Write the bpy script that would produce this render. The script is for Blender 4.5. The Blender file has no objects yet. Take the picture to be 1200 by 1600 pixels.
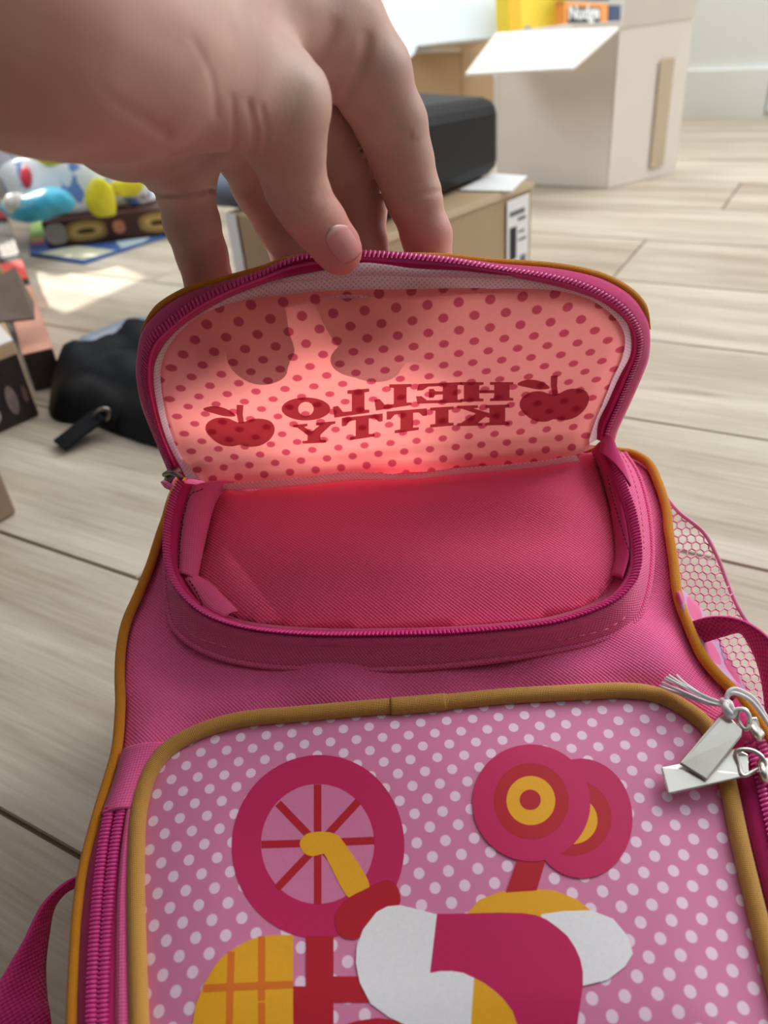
import bpy, math, random
import numpy as np
from mathutils import Vector
from mathutils.geometry import delaunay_2d_cdt
random.seed(4); np.random.seed(4)
sc = bpy.context.scene; COL = sc.collection

# ------------------------------------------------------------------ camera
H = .37; FPX = 1250.0; PITCH = math.radians(34); ROLL = math.radians(5.5)
X = np.array([1., 0, 0]); CAM = np.array([0, 0, H])
F = np.array([0, math.cos(PITCH), -math.sin(PITCH)]); U0 = np.array([0, math.sin(PITCH), math.cos(PITCH)])
R = math.cos(ROLL)*X - math.sin(ROLL)*U0; U = math.cos(ROLL)*U0 + math.sin(ROLL)*X
cd = bpy.data.cameras.new('camera'); cam = bpy.data.objects.new('camera', cd); COL.objects.link(cam)
from mathutils import Matrix
m = Matrix(((R[0], U[0], -F[0], CAM[0]), (R[1], U[1], -F[1], CAM[1]), (R[2], U[2], -F[2], CAM[2]), (0, 0, 0, 1)))
cam.matrix_world = m; sc.camera = cam
cd.sensor_fit = 'VERTICAL'; cd.sensor_height = 24; cd.lens = FPX/1600*24
cd.clip_start = .01; cd.clip_end = 60
cd.dof.use_dof = True; cd.dof.focus_distance = .352; cd.dof.aperture_fstop = cd.lens/3.0

# ------------------------------------------------------------------ world, sun, exposure
vs = sc.view_settings; vs.view_transform = 'Standard'; vs.look = 'None'; vs.gamma = 1; vs.use_curve_mapping = False
vs.exposure = 0.15
w = bpy.data.worlds.new('daylight'); sc.world = w; w.use_nodes = True
w.node_tree.nodes['Background'].inputs[0].default_value = (.93, .97, 1.0, 1)
w.node_tree.nodes['Background'].inputs[1].default_value = .9
SUN_TO = np.array([-.62, .76, .84]); SUN_TO /= np.linalg.norm(SUN_TO)
sd = bpy.data.lights.new('sun', 'SUN'); sd.energy = 5.0; sd.angle = math.radians(.6); sd.color = (1, .94, .86)
sun = bpy.data.objects.new('sun', sd); COL.objects.link(sun)
sun.location = (-3, 5, 5); sun.rotation_euler = Vector(-SUN_TO).to_track_quat('-Z', 'Y').to_euler()
# unseen area light added for daylight from the far right
ad = bpy.data.lights.new('added_right_light', 'AREA'); ad.shape = 'RECTANGLE'; ad.size = 1.6; ad.size_y = 1.5
ad.spread = math.radians(120); ad.energy = 24; ad.color = (1, .99, .97)
al = bpy.data.objects.new('added_right_light', ad); COL.objects.link(al); al.location = (1.75, 1.55, 1.35)
al.rotation_euler = Vector((-1.5, -.8, -1.0)).to_track_quat('-Z', 'Y').to_euler()

# added area light standing in for bounced daylight over the far half
ad2 = bpy.data.lights.new('added_bounce_light', 'AREA'); ad2.shape = 'RECTANGLE'; ad2.size = 3.0; ad2.size_y = 1.2
ad2.energy = 16; ad2.color = (1, .99, .97)
al2 = bpy.data.objects.new('added_bounce_light', ad2); COL.objects.link(al2); ad2.spread = math.radians(115); al2.location = (.45, 2.0, 1.75)
al2.rotation_euler = (0, 0, math.radians(-27))

# added area light at left, aimed to brighten the far boxes
ad3 = bpy.data.lights.new('window_daylight', 'AREA'); ad3.shape = 'RECTANGLE'; ad3.size = 1.0; ad3.size_y = 1.0
ad3.energy = 3.2; ad3.spread = math.radians(70); ad3.color = (.97, .98, 1)
al3 = bpy.data.objects.new('window_daylight', ad3); COL.objects.link(al3); al3.location = (-1.5, .95, 1.2)
al3.rotation_euler = Vector((1.9, .75, -1.05)).to_track_quat('-Z', 'Y').to_euler()

# ------------------------------------------------------------------ pixel -> point helpers (real positions)
def ray(x, y): return F + R*(x-600)/FPX - U*(y-800)/FPX
def at(x, y, z): return CAM + ray(x, y)*z
def onz(x, y, hz=0.0):
    d = ray(x, y); return CAM + d*((hz-H)/d[2])
TILT = math.radians(16); BN = np.array([0, -math.sin(TILT), math.cos(TILT)]); BY = np.array([0, math.cos(TILT), math.sin(TILT)])
_d = ray(600, 1250); BP0 = CAM + _d/np.linalg.norm(_d)*.33
def bp(x, y, h=0.0):
    d = ray(x, y); t = ((BP0-CAM)@BN + h)/(d@BN); return CAM + d*t
def bl(x, y, h=0.0):                      # plane coordinates of the bag front
    p = bp(x, y, h) - BP0; return (p@X, p@BY)
def bw(u, v, h=0.0): return BP0 + X*u + BY*v + BN*h

# ------------------------------------------------------------------ materials
def lin(c):
    return tuple(((v/255)/12.92 if v/255 <= .04045 else ((v/255+.055)/1.055)**2.4) for v in c)
class NT:
    def __init__(s, name):
        s.m = bpy.data.materials.new(name); s.m.use_nodes = True; s.t = s.m.node_tree
        s.b = s.t.nodes['Principled BSDF']; s.out = s.t.nodes['Material Output']
    def n(s, typ, **k):
        nd = s.t.nodes.new(typ)
        for a, v in k.items(): setattr(nd, a, v)
        return nd
    def l(s, a, b): s.t.links.new(a, b)
    def math(s, op, a, b=None, c=None):
        nd = s.n('ShaderNodeMath', operation=op)
        for i, v in enumerate((a, b, c)):
            if v is None: continue
            if isinstance(v, (int, float)): nd.inputs[i].default_value = v
            else: s.l(v, nd.inputs[i])
        return nd.outputs[0]
    def mix(s, f, a, b):
        nd = s.n('ShaderNodeMix', data_type='RGBA')
        for i, v in ((0, f), (6, a), (7, b)):
            if isinstance(v, (int, float)): nd.inputs[i].default_value = v
            elif isinstance(v, tuple): nd.inputs[i].default_value = (*v[:3], 1)
            else: s.l(v, nd.inputs[i])
        return nd.outputs[2]
    def uv(s):
        nd = s.n('ShaderNodeUVMap', uv_map='UVMap'); sp = s.n('ShaderNodeSeparateXYZ'); s.l(nd.outputs[0], sp.inputs[0])
        return nd.outputs[0], sp.outputs[0], sp.outputs[1]
    def noise(s, scale, detail=3, vec=None, rough=.5):
        nd = s.n('ShaderNodeTexNoise'); nd.inputs['Scale'].default_value = scale; nd.inputs['Detail'].default_value = detail
        nd.inputs['Roughness'].default_value = rough
        if vec is None: vec = s.n('ShaderNodeTexCoord').outputs['Object']
        s.l(vec, nd.inputs['Vector']); return nd.outputs[0]
    def bump(s, h, strength=.3, dist=.001):
        nd = s.n('ShaderNodeBump'); nd.inputs['Strength'].default_value = strength; nd.inputs['Distance'].default_value = dist
        s.l(h, nd.inputs['Height']); s.l(nd.outputs[0], s.b.inputs['Normal']); return nd.outputs[0]
    def rng(s, v, a, b, c=0., d=1.):
        nd = s.n('ShaderNodeMapRange'); nd.interpolation_type = 'SMOOTHSTEP'
        s.l(v, nd.inputs[0])
        for i, q in enumerate((a, b, c, d)): nd.inputs[i+1].default_value = q
        return nd.outputs[0]

def plain(name, c, rough=.6, metal=0, var=.06, scale=40, spec=.4):
    q = NT(name); c = lin(c)
    nz = q.noise(scale)
    q.l(q.mix(nz, tuple(v*(1-var*2) for v in c), tuple(min(1, v*(1+var*2)) for v in c)), q.b.inputs['Base Color'])
    q.b.inputs['Roughness'].default_value = rough; q.b.inputs['Metallic'].default_value = metal
    q.b.inputs['Specular IOR Level'].default_value = spec
    return q.m
def weave_h(q, pitch, diag=False):
    _, u, v = q.uv()
    if diag:
        a = q.math('ADD', u, v); b = q.math('SUBTRACT', u, v)
        u, v = a, b
    su = q.math('SINE', q.math('MULTIPLY', u, 2*math.pi/pitch)); sv = q.math('SINE', q.math('MULTIPLY', v, 2*math.pi/pitch))
    return q.math('MULTIPLY', su, sv)
def cloth(name, c, pitch=.0016, diag=False, rough=.75, dark=.25, strength=.5, sheen=.25, var=.05, trans=0.):
    q = NT(name); c = lin(c); h = weave_h(q, pitch, diag)
    f = q.rng(h, -1, .4)
    nz = q.noise(25)
    c1 = q.mix(nz, tuple(v*(1-var) for v in c), tuple(min(1, v*(1+var)) for v in c))
    c0 = tuple(v*(1-dark) for v in c)
    col = q.mix(f, c0, c1); q.l(col, q.b.inputs['Base Color'])
    q.b.inputs['Roughness'].default_value = rough; q.b.inputs['Specular IOR Level'].default_value = .25
    q.b.inputs['Sheen Weight'].default_value = sheen; q.b.inputs['Sheen Roughness'].default_value = .4
    nrm = q.bump(h, strength, .0002)
    if trans:
        tr = q.n('ShaderNodeBsdfTranslucent'); q.l(col, tr.inputs[0]); mx = q.n('ShaderNodeMixShader'); mx.inputs[0].default_value = trans
        q.l(q.b.outputs[0], mx.inputs[1]); q.l(tr.outputs[0], mx.inputs[2]); q.l(mx.outputs[0], q.out.inputs[0])
    return q.m
def dot_mask(q, u, v, a, r, soft=.06):
    def lat(o):
        fu = q.math('SUBTRACT', q.math('FRACT', q.math('ADD', q.math('DIVIDE', u, a), o)), .5)
        fv = q.math('SUBTRACT', q.math('FRACT', q.math('ADD', q.math('DIVIDE', v, a), o)), .5)
        return q.math('SQRT', q.math('ADD', q.math('MULTIPLY', fu, fu), q.math('MULTIPLY', fv, fv)))
    d = q.math('MINIMUM', lat(.5), lat(0.))
    return q.rng(d, r+soft/2, r-soft/2) if False else q.math('SUBTRACT', 1., q.rng(d, r-soft/2, r+soft/2))

PINK = (226, 62, 124)
M = {}
M['pink'] = cloth('pink_canvas', (255, 108, 165), .0017, dark=.26, strength=.8)
M['pink2'] = cloth('pink_lining', (255, 92, 142), .0018, dark=.22, strength=.8)
M['twill'] = cloth('pink_twill', (242, 104, 160), .0022, diag=True, dark=.2)
M['tape'] = cloth('magenta_tape', (222, 48, 126), .0011, diag=True, dark=.3, trans=.12)
M['teeth'] = plain('magenta_nylon', (224, 66, 146), .35, var=.05, spec=.6)
M['orange'] = cloth('orange_cord', (232, 150, 30), .0012, diag=True, dark=.35, strength=.7)
M['tan'] = cloth('tan_cord', (218, 162, 80), .0013, diag=True, dark=.35, strength=.8)
M['webbing'] = cloth('pink_webbing', (222, 60, 132), .0024, dark=.4, strength=.9)
M['whitemesh'] = None
M['thread_w'] = plain('white_thread', (240, 238, 240), .7)
M['thread_p'] = plain('pale_pink_thread', (236, 130, 165), .7)
M['thread_b'] = plain('black_thread', (25, 12, 18), .7)
M['pinkmesh'] = plain('pink_net_yarn', (232, 150, 178), .6)
M['lilac'] = None
def metal(name, c, rough, b=.15):
    q = NT(name); q.b.inputs['Base Color'].default_value = (*lin(c), 1); q.b.inputs['Metallic'].default_value = 1
    nz = q.noise(90, 4); q.l(q.rng(nz, .2, .8, rough-.06, rough+.1), q.b.inputs['Roughness']); q.bump(nz, b, .0003); return q.m
M['steel'] = metal('brushed_nickel', (226, 224, 216), .28)
M['darksteel'] = metal('dark_nickel', (150, 145, 135), .35)
def mk_panel():
    q = NT('dotted_pink_satin'); _, u, v = q.uv()
    f = dot_mask(q, u, v, DOT_A, .185, .04)
    nz = q.noise(20)
    base = q.mix(nz, lin((220, 128, 170)), lin((230, 138, 178)))
    q.l(q.mix(f, base, lin((250, 218, 238))), q.b.inputs['Base Color'])
    q.b.inputs['Roughness'].default_value = .5; q.b.inputs['Specular IOR Level'].default_value = .35
    q.bump(weave_h(q, .0008, True), .25, .00008)
    return q.m
def mk_print(name, c):
    q = NT(name); nz = q.noise(900, 2); c = lin(c)
    q.l(q.mix(nz, tuple(v*.93 for v in c), tuple(min(1, v*1.06) for v in c)), q.b.inputs['Base Color'])
    q.b.inputs['Roughness'].default_value = .5; q.b.inputs['Specular IOR Level'].default_value = .35
    return q.m

# ------------------------------------------------------------------ mesh helpers
def link(name, me, mat, parent=None):
    o = bpy.data.objects.new(name, me); COL.objects.link(o)
    if mat is not None: me.materials.append(mat)
    if parent is not None: o.parent = parent
    return o
def off(parent): return np.array(parent.matrix_world.translation) if parent is not None else np.zeros(3)
ROOTS = {}
def mesh(name, V, Fc, mat, parent=None, smooth=True, uv=None, local=False):
    V = np.asarray(V, float)
    if parent is not None and not local: V = V - ROOTLOC(parent)
    me = bpy.data.meshes.new(name); me.from_pydata([tuple(v) for v in V], [], [tuple(int(i) for i in f) for f in Fc]); me.validate()
    ul = me.uv_layers.new(name='UVMap')
    UV = np.asarray(uv, float) if uv is not None else V[:, :2]
    idx = np.empty(len(me.loops), int); me.loops.foreach_get('vertex_index', idx)
    ul.data.foreach_set('uv', UV[idx].ravel())
    me.polygons.foreach_set('use_smooth', [smooth]*len(me.polygons)); me.update()
    return link(name, me, mat, parent)
def ROOTLOC(o):
    p = np.zeros(3)
    while o is not None:
        p = p + np.array(o.location); o = o.parent
    return p
def tag(o, label=None, cat=None, group=None, kind=None):
    if label: o['label'] = label
    if cat: o['category'] = cat
    if group: o['group'] = group
    if kind: o['kind'] = kind
    return o
def empty(name, loc, label, cat, group=None):
    o = bpy.data.objects.new(name, None); COL.objects.link(o); o.location = tuple(loc); o.empty_display_size = .02
    return tag(o, label, cat, group)
def resample(P, n, closed=False):
    P = np.asarray(P, float)
    if closed: P = np.vstack([P, P[:1]])
    # smooth by Catmull-Rom then uniform arclength
    Q = []
    m = len(P)
    for i in range(m-1):
        p0 = P[i-1] if i > 0 else (P[-2] if closed else 2*P[0]-P[1]); p1 = P[i]; p2 = P[i+1]
        p3 = P[i+2] if i+2 < m else (P[1] if closed else 2*P[-1]-P[-2])
        for t in np.linspace(0, 1, 12, endpoint=False):
            Q.append(.5*((2*p1)+(-p0+p2)*t+(2*p0-5*p1+4*p2-p3)*t*t+(-p0+3*p1-3*p2+p3)*t**3))
    Q.append(P[-1]); Q = np.array(Q)
    s = np.r_[0, np.cumsum(np.linalg.norm(np.diff(Q, axis=0), axis=1))]
    t = np.linspace(0, s[-1], n+1)[:-1] if closed else np.linspace(0, s[-1], n)
    return np.stack([np.interp(t, s, Q[:, k]) for k in range(Q.shape[1])], 1)
def arclen(P): return np.r_[0, np.cumsum(np.linalg.norm(np.diff(P, axis=0), axis=1))]
def tube(name, P, r, mat, parent=None, closed=False, seg=10, flat=1.0, up=None, build=True):
    P = np.asarray(P, float); n = len(P); V = []; UVs = []; Fc = []
    r = np.broadcast_to(np.asarray(r, float), (n,)); s = arclen(P)
    T = np.gradient(P, axis=0) if not closed else np.roll(P, -1, 0)-np.roll(P, 1, 0)
    T /= np.linalg.norm(T, axis=1)[:, None]+1e-12
    up0 = np.array(up if up is not None else BN)
    for i in range(n):
        a = np.cross(up0, T[i]); a /= np.linalg.norm(a)+1e-9; b = np.cross(T[i], a)
        for k in range(seg):
            th = 2*math.pi*k/seg
            V.append(P[i]+r[i]*(a*math.cos(th)+b*math.sin(th)*flat)); UVs.append((s[i], r[i]*th))
    m_ = n if closed else n-1
    for i in range(m_):
        for k in range(seg):
            a0 = i*seg+k; a1 = i*seg+(k+1) % seg; b0 = ((i+1) % n)*seg+k; b1 = ((i+1) % n)*seg+(k+1) % seg
            Fc.append((a0, a1, b1, b0))
    if not closed: Fc += [tuple(range(seg))[::-1], tuple(range((n-1)*seg, n*seg))]
    if not build: return V, Fc, UVs
    return mesh(name, V, Fc, mat, parent, uv=UVs)
def loft(name, rows, mat, parent=None, smooth=True, thick=0., build=True):
    rows = [np.asarray(r, float) for r in rows]; n = len(rows[0]); V = np.vstack(rows); Fc = []
    s = arclen(rows[0]); UVs = []
    acc = np.zeros(n)
    for j, r in enumerate(rows):
        if j: acc = acc+np.linalg.norm(rows[j]-rows[j-1], axis=1)
        UVs += [(s[i], acc[i]) for i in range(n)]
    for j in range(len(rows)-1):
        for i in range(n-1): Fc.append((j*n+i, j*n+i+1, (j+1)*n+i+1, (j+1)*n+i))
    if not build: return V, Fc, UVs
    o = mesh(name, V, Fc, mat, parent, smooth, UVs)
    if thick: solid(o, thick)
    return o
def solid(o, t, off_=0.):
    md = o.modifiers.new('thickness', 'SOLIDIFY'); md.thickness = t; md.offset = off_
def inside(P, poly):
    x, y = P[:, 0], P[:, 1]; c = np.zeros(len(P), bool); n = len(poly)
    for i in range(n):
        x1, y1 = poly[i]; x2, y2 = poly[(i+1) % n]
        cond = ((y1 > y) != (y2 > y))
        with np.errstate(divide='ignore', invalid='ignore'):
            xi = (x2-x1)*(y-y1)/(y2-y1+1e-15)+x1
        c ^= cond & (x < xi)
    return c
def polydist(P, poly, closed=True):
    d = np.full(len(P), 1e9); n = len(poly)
    for i in range(n if closed else n-1):
        a = np.array(poly[i]); b = np.array(poly[(i+1) % n]); ab = b-a
        t = np.clip(((P-a)@ab)/(ab@ab+1e-15), 0, 1); d = np.minimum(d, np.linalg.norm(P-(a+t[:, None]*ab), axis=1))
    return d
def tri(poly, step):
    poly = np.asarray(poly, float)
    pts = [Vector(p) for p in poly]
    lo, hi = poly.min(0), poly.max(0)
    gx, gy = np.meshgrid(np.arange(lo[0]+step/2, hi[0], step), np.arange(lo[1]+step/2, hi[1], step)); G = np.stack([gx.ravel(), gy.ravel()], 1)
    if len(G):
        G = G[inside(G, poly)]
        if len(G): G = G[polydist(G, poly) > step*.35]
    pts += [Vector(p) for p in G]
    n = len(poly)
    r = delaunay_2d_cdt(pts, [(i, (i+1) % n) for i in range(n)], [], 1, 1e-9)
    return np.array([tuple(v) for v in r[0]]), [tuple(f) for f in r[2]]
def orient(V, Fc, up):
    V = np.asarray(V); a = np.zeros(3)
    for f in Fc[:200]: a += np.cross(V[f[1]]-V[f[0]], V[f[2]]-V[f[0]])
    return [f[::-1] for f in Fc] if a@np.asarray(up) < 0 else Fc
def prism(name, base, h, mat, parent=None, bev=0., smooth=False, up=(0, 0, 1)):
    """extrude polygon (world pts) along up*h"""
    base = np.asarray(base, float); n = len(base); upv = np.asarray(up, float)
    V = np.vstack([base, base+upv*h]); Fc = [tuple(range(n))[::-1], tuple(range(n, 2*n))]
    for i in range(n): Fc.append((i, (i+1) % n, n+(i+1) % n, n+i))
    o = mesh(name, V, Fc, mat, parent, smooth)
    if bev:
        md = o.modifiers.new('bevel', 'BEVEL'); md.width = bev; md.segments = 3; md.limit_method = 'ANGLE'
    return o
def box8(name, lo4, hi4, mat, parent=None, bev=0.):
    V = np.vstack([lo4, hi4]); Fc = [(3, 2, 1, 0), (4, 5, 6, 7)]+[(i, (i+1) % 4, 4+(i+1) % 4, 4+i) for i in range(4)]
    o = mesh(name, V, Fc, mat, parent, False)
    if bev:
        md = o.modifiers.new('bevel', 'BEVEL'); md.width = bev; md.segments = 3; md.limit_method = 'ANGLE'
    return o
def slab(name, quad, t, mat, parent=None, bev=0.):
    """thin plate from a quad/polygon of world points"""
    q = np.asarray(quad, float); nrm = np.zeros(3); c = q.mean(0)
    for i in range(len(q)): nrm += np.cross(q[i]-c, q[(i+1) % len(q)]-c)
    nrm /= np.linalg.norm(nrm)
    return prism(name, q-nrm*t/2, t, mat, parent, bev, up=nrm)

# ================================================================== STRUCTURE
RA = math.radians(-32); A_ = np.array([math.cos(RA), math.sin(RA), 0]); B_ = np.array([-math.sin(RA), math.cos(RA), 0])
def rm(a, b, z=0.): return A_*a+B_*b+np.array([0, 0, z])
def wood(name, c1, c2):
    q = NT(name); tc = q.n('ShaderNodeTexCoord'); oi = q.n('ShaderNodeObjectInfo')
    mp = q.n('ShaderNodeMapping'); mp.inputs['Scale'].default_value = (1.3, 11, 1)
    q.l(tc.outputs['Object'], mp.inputs[0])
    ad_ = q.n('ShaderNodeVectorMath', operation='ADD'); q.l(mp.outputs[0], ad_.inputs[0])
    cmb = q.n('ShaderNodeCombineXYZ'); q.l(q.math('MULTIPLY', oi.outputs['Random'], 37.), cmb.inputs[0]); q.l(cmb.outputs[0], ad_.inputs[1])
    big = q.noise(1.8, 5, ad_.outputs[0], .6)
    mp2 = q.n('ShaderNodeMapping'); mp2.inputs['Scale'].default_value = (2.5, 60, 1); q.l(tc.outputs['Object'], mp2.inputs[0])
    fine = q.noise(4, 6, mp2.outputs[0], .7)
    f = q.math('ADD', q.math('MULTIPLY', q.rng(big, .3, .7), .65), q.math('MULTIPLY', q.rng(fine, .3, .7), .35))
    f = q.math('ADD', f, q.math('MULTIPLY', q.math('SUBTRACT', oi.outputs['Random'], .5), .3))
    cc = q.mix(f, lin(c1), lin(c2))
    knot = q.noise(3.1, 2, ad_.outputs[0])
    cc = q.mix(q.rng(knot, .62, .76, 0, .5), cc, lin((120, 98, 76)))
    q.l(cc, q.b.inputs['Base Color']); q.l(q.rng(fine, .2, .8, .42, .55), q.b.inputs['Roughness']); q.bump(fine, .15, .0004)
    q.b.inputs['Specular IOR Level'].default_value = .45
    return q.m
M['oak'] = wood('pale_oak_laminate', (160, 145, 124), (212, 203, 186))
M['joint'] = plain('dark_joint', (92, 74, 56), .9)
fl = mesh('floor', [rm(a, b, -.012) for a, b in ((-2.2, -1.0), (3.6, -1.0), (3.6, 3.0), (-2.2, 3.0))]+[rm(a, b, -.0022) for a, b in ((-2.2, -1.0), (3.6, -1.0), (3.6, 3.0), (-2.2, 3.0))],
          [(0, 3, 2, 1), (4, 5, 6, 7), (0, 1, 5, 4), (1, 2, 6, 5), (2, 3, 7, 6), (3, 0, 4, 7)], M['joint'], None, False)
tag(fl, 'pale oak laminate floor of wide planks running diagonally across the room', kind='structure')
PW = .19; PL = 1.25; g = .0012
pv = [(g, g, -.0022), (PL-g, g, -.0022), (PL-g, PW-g, -.0022), (g, PW-g, -.0022), (g*1.6, g*1.6, 0), (PL-g*1.6, g*1.6, 0), (PL-g*1.6, PW-g*1.6, 0), (g*1.6, PW-g*1.6, 0)]
pm = bpy.data.meshes.new('plank'); pm.from_pydata(pv, [], [(4, 5, 6, 7), (0, 1, 5, 4), (1, 2, 6, 5), (2, 3, 7, 6), (3, 0, 4, 7)]); pm.materials.append(M['oak'])
_s = onz(60, 1300)          # one visible seam on the left passes near here
b0 = (_s@B_) - PW*10
for j in range(0, 26):
    bb = b0+j*PW-.57
    if bb < -1.0 or bb+PW > 2.95: continue
    sh = -2.2-((j*.47) % 1.0)*PL
    k = 0
    while sh+k*PL < 3.55:
        a0 = sh+k*PL
        o = bpy.data.objects.new('plank', pm); COL.objects.link(o); o.parent = fl; o.rotation_euler = (0, 0, RA); o.location = tuple(rm(a0, bb)); k += 1
_w1, _w2 = onz(1070, 184), onz(1190, 183); WB = ((_w1+_w2)/2)@B_
M['wall'] = plain('white_wall_paint', (240, 244, 242), .8, var=.02, scale=8)
M['skirt'] = plain('white_gloss_skirting', (244, 248, 246), .45, var=.01, scale=8)
def wallbox(name, a0, a1, b0_, b1_, z0, z1, mat, label):
    base = [rm(a0, b0_, z0), rm(a1, b0_, z0), rm(a1, b1_, z0), rm(a0, b1_, z0)]
    o = prism(name, base, z1-z0, mat, None); return tag(o, label, kind='structure')
a_end = onz(1192, 183)@A_
wallbox('wall_back', -2.2, a_end, WB+.012, WB+.13, 0, 2.5, M['wall'], 'white painted wall behind the cardboard boxes')
wallbox('baseboard_back', -2.2, a_end, WB, WB+.012, 0, .105, M['skirt'], 'white skirting board along the wall behind the boxes')
M['greydoor'] = plain('grey_door_paint', (178, 180, 180), .6, var=.02)
wallbox('door_1', a_end+.01, a_end+.9, WB+.03, WB+.07, 0, 2.1, M['greydoor'], 'light grey door at the far right corner')
M['dimwall'] = plain('darkened_wall_paint', (86, 88, 92), .85, var=.02, scale=8)  # unseen walls darkened to cut light bounced onto the hand
wallbox('wall_right', 3.55, 3.65, -1.0, WB+.1, 0, 2.5, M['dimwall'], 'slate grey wall on the right outside the frame')
wallbox('wall_front', -2.2, 3.6, -1.1, -1.0, 0, 2.5, M['dimwall'], 'slate grey wall behind the photographer')
tag(prism('ceiling', [rm(-2.2, -1.1, 2.5), rm(3.7, -1.1, 2.5), rm(3.7, .2, 2.5), rm(-2.2, .2, 2.5)], .1, M['wall'], None), 'white ceiling over the near half of the room, a made-up opening for sky light beyond', kind='structure')  # unseen ceiling cut short, added to block overhead sky near the camera
# unseen left wall; made-up openings shaped so sun reaches flap and floor patch
AL = -2.0
def sunhit(P):
    t = ((P@A_)-AL)/-(SUN_TO@A_); Q = np.asarray(P)+SUN_TO*t; return Q@B_, Q[2]
def openrect(pts):
    q = np.array([sunhit(np.array(p)) for p in pts]); return q[:, 0].min(), q[:, 0].max(), q[:, 1].min(), q[:, 1].max()
W1 = openrect([at(222, 520, .345), at(925, 500, .345), at(600, 422, .334), at(400, 880, .385)])
W2 = openrect([onz(40, 430), onz(130, 508), onz(262, 462), onz(200, 404)])
W1 = (W1[0]-.01, W1[1]+.0, W1[2]-.0, W1[3])
zs = sorted([(W2[2], W2[3], W2[0], W2[1]), (W1[2], W1[3], W1[0], W1[1])])
print('openings', zs)
(z0a, z1a, b0a, b1a), (z0b, z1b, b0b, b1b) = zs
V = []; Fc = []
def addbox(a0, a1, b0_, b1_, z0, z1):
    k = len(V)
    V.extend([rm(a, b, z) for z in (z0, z1) for a, b in ((a0, b0_), (a1, b0_), (a1, b1_), (a0, b1_))])
    Fc.extend([(k+3, k+2, k+1, k), (k+4, k+5, k+6, k+7)]+[(k+i, k+(i+1) % 4, k+4+(i+1) % 4, k+4+i) for i in range(4)])
zb = [0, z0a, z1a, z0b, z1b, 3.2]
ops = {1: (b0a, b1a), 3: (b0b, b1b)}
for i in range(5):
    if i in ops:
        addbox(AL-.1, AL, -1.0, ops[i][0], zb[i], zb[i+1]); addbox(AL-.1, AL, ops[i][1], 4.5, zb[i], zb[i+1])
    else: addbox(AL-.1, AL, -1.0, 4.5, zb[i], zb[i+1])
for (xc, xt, yt, dt) in ((262, 330, 500, .343), (330, 420, 462, .338)):      # corner filled in steps to keep sun off the print panel
    addbox(AL-.1, AL, b0b-.01 if xt == 330 else sunhit(at(330, 462, .338))[0], sunhit(at(xt, yt, dt))[0], sunhit(at(xc, yt, dt))[1], z1b+.01)
tag(mesh('wall_left', V, Fc, M['dimwall'], None, False), 'slate grey wall on the left outside the frame, with two made-up openings for the sun', kind='structure')
for n_, (zz0, zz1, bb0, bb1) in enumerate(zs):  # frames around the unseen made-up openings
    V = []; Fc = []
    for q_ in ((bb0-.03, bb0, zz0-.03, zz1+.03), (bb1, bb1+.03, zz0-.03, zz1+.03), (bb0, bb1, zz0-.03, zz0), (bb0, bb1, zz1, zz1+.03)):
        addbox(AL, AL+.012, *q_)
    tag(mesh('window_%d' % (n_+1), V, Fc, M['skirt'], None, False), 'white frame of an unseen made-up opening on the left wall', kind='structure')

# ================================================================== BACKPACK
e_p = bw(*bl(696, 1097)); bag = empty('backpack', (0.0, .3, 0), "pink child's backpack lying on the floor with its front pocket flap held open", 'backpack')
def und(u, v):          # soft undulation of the cloth, metres
    return .0016*np.sin(u*55+v*38)+.0012*np.sin(v*95-u*40+1.3)+.0008*np.sin(u*140+v*70)
def sheet(name, pxpoly, hf, mat, parent, step=.004, n=None, thick=0., uvrot=0., uvo=(0, 0), h0=0.):
    """cloth sheet on the bag front: outline in photo pixels unprojected to the bag plane, height by hf(u,v,edge distance)"""
    poly = [bl(x, y, h0) for x, y in pxpoly]
    poly = resample([(*p, 0) for p in poly], n or 160, True)[:, :2]
    P, Fc = tri(poly, step); d = polydist(P, poly)
    h = hf(P[:, 0], P[:, 1], d); V = np.array([bw(a, b, c) for (a, b), c in zip(P, h)])
    c, s = math.cos(uvrot), math.sin(uvrot); Q = P-np.array(uvo)
    UVv = np.stack([Q[:, 0]*c+Q[:, 1]*s, -Q[:, 0]*s+Q[:, 1]*c], 1)
    o = mesh(name, V, orient(V, Fc, BN), mat, parent, True, UVv)
    if thick: solid(o, thick, -1.)
    return o

OUT_L = [(300, 735), (272, 770), (259, 810), (250, 836), (235, 883), (217, 927), (198, 971), (189, 1015), (187, 1060), (188, 1100), (183, 1167), (170, 1217), (153, 1273), (133, 1350), (123, 1417), (117, 1500), (113, 1600), (112, 1760)]
OUT_R = [(900, 700), (968, 706), (991, 710), (1014, 725), (1029, 756), (1041, 794), (1045, 830), (1052, 875), (1059, 931), (1075, 976), (1095, 1021), (1117, 1050), (1140, 1073), (1169, 1105), (1202, 1152), (1232, 1220), (1262, 1320), (1290, 1440), (1310, 1600), (1330, 1760)]
outline = OUT_L+OUT_R[::-1]
TAN = [(224, 1740), (218, 1600), (213, 1433), (213, 1333), (217, 1267), (233, 1210), (260, 1173), (300, 1148), (350, 1130), (400, 1121), (450, 1117), (575, 1106), (696, 1097), (788, 1088), (897, 1082), (975, 1079), (1027, 1086), (1070, 1107), (1105, 1136), (1124, 1175), (1139, 1233), (1157, 1320), (1183, 1428), (1204, 1510), (1226, 1600), (1250, 1740)]
tanw = [bl(*p) for p in TAN]
tanpoly = resample([(*p, 0) for p in tanw], 200)[:, :2]
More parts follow.
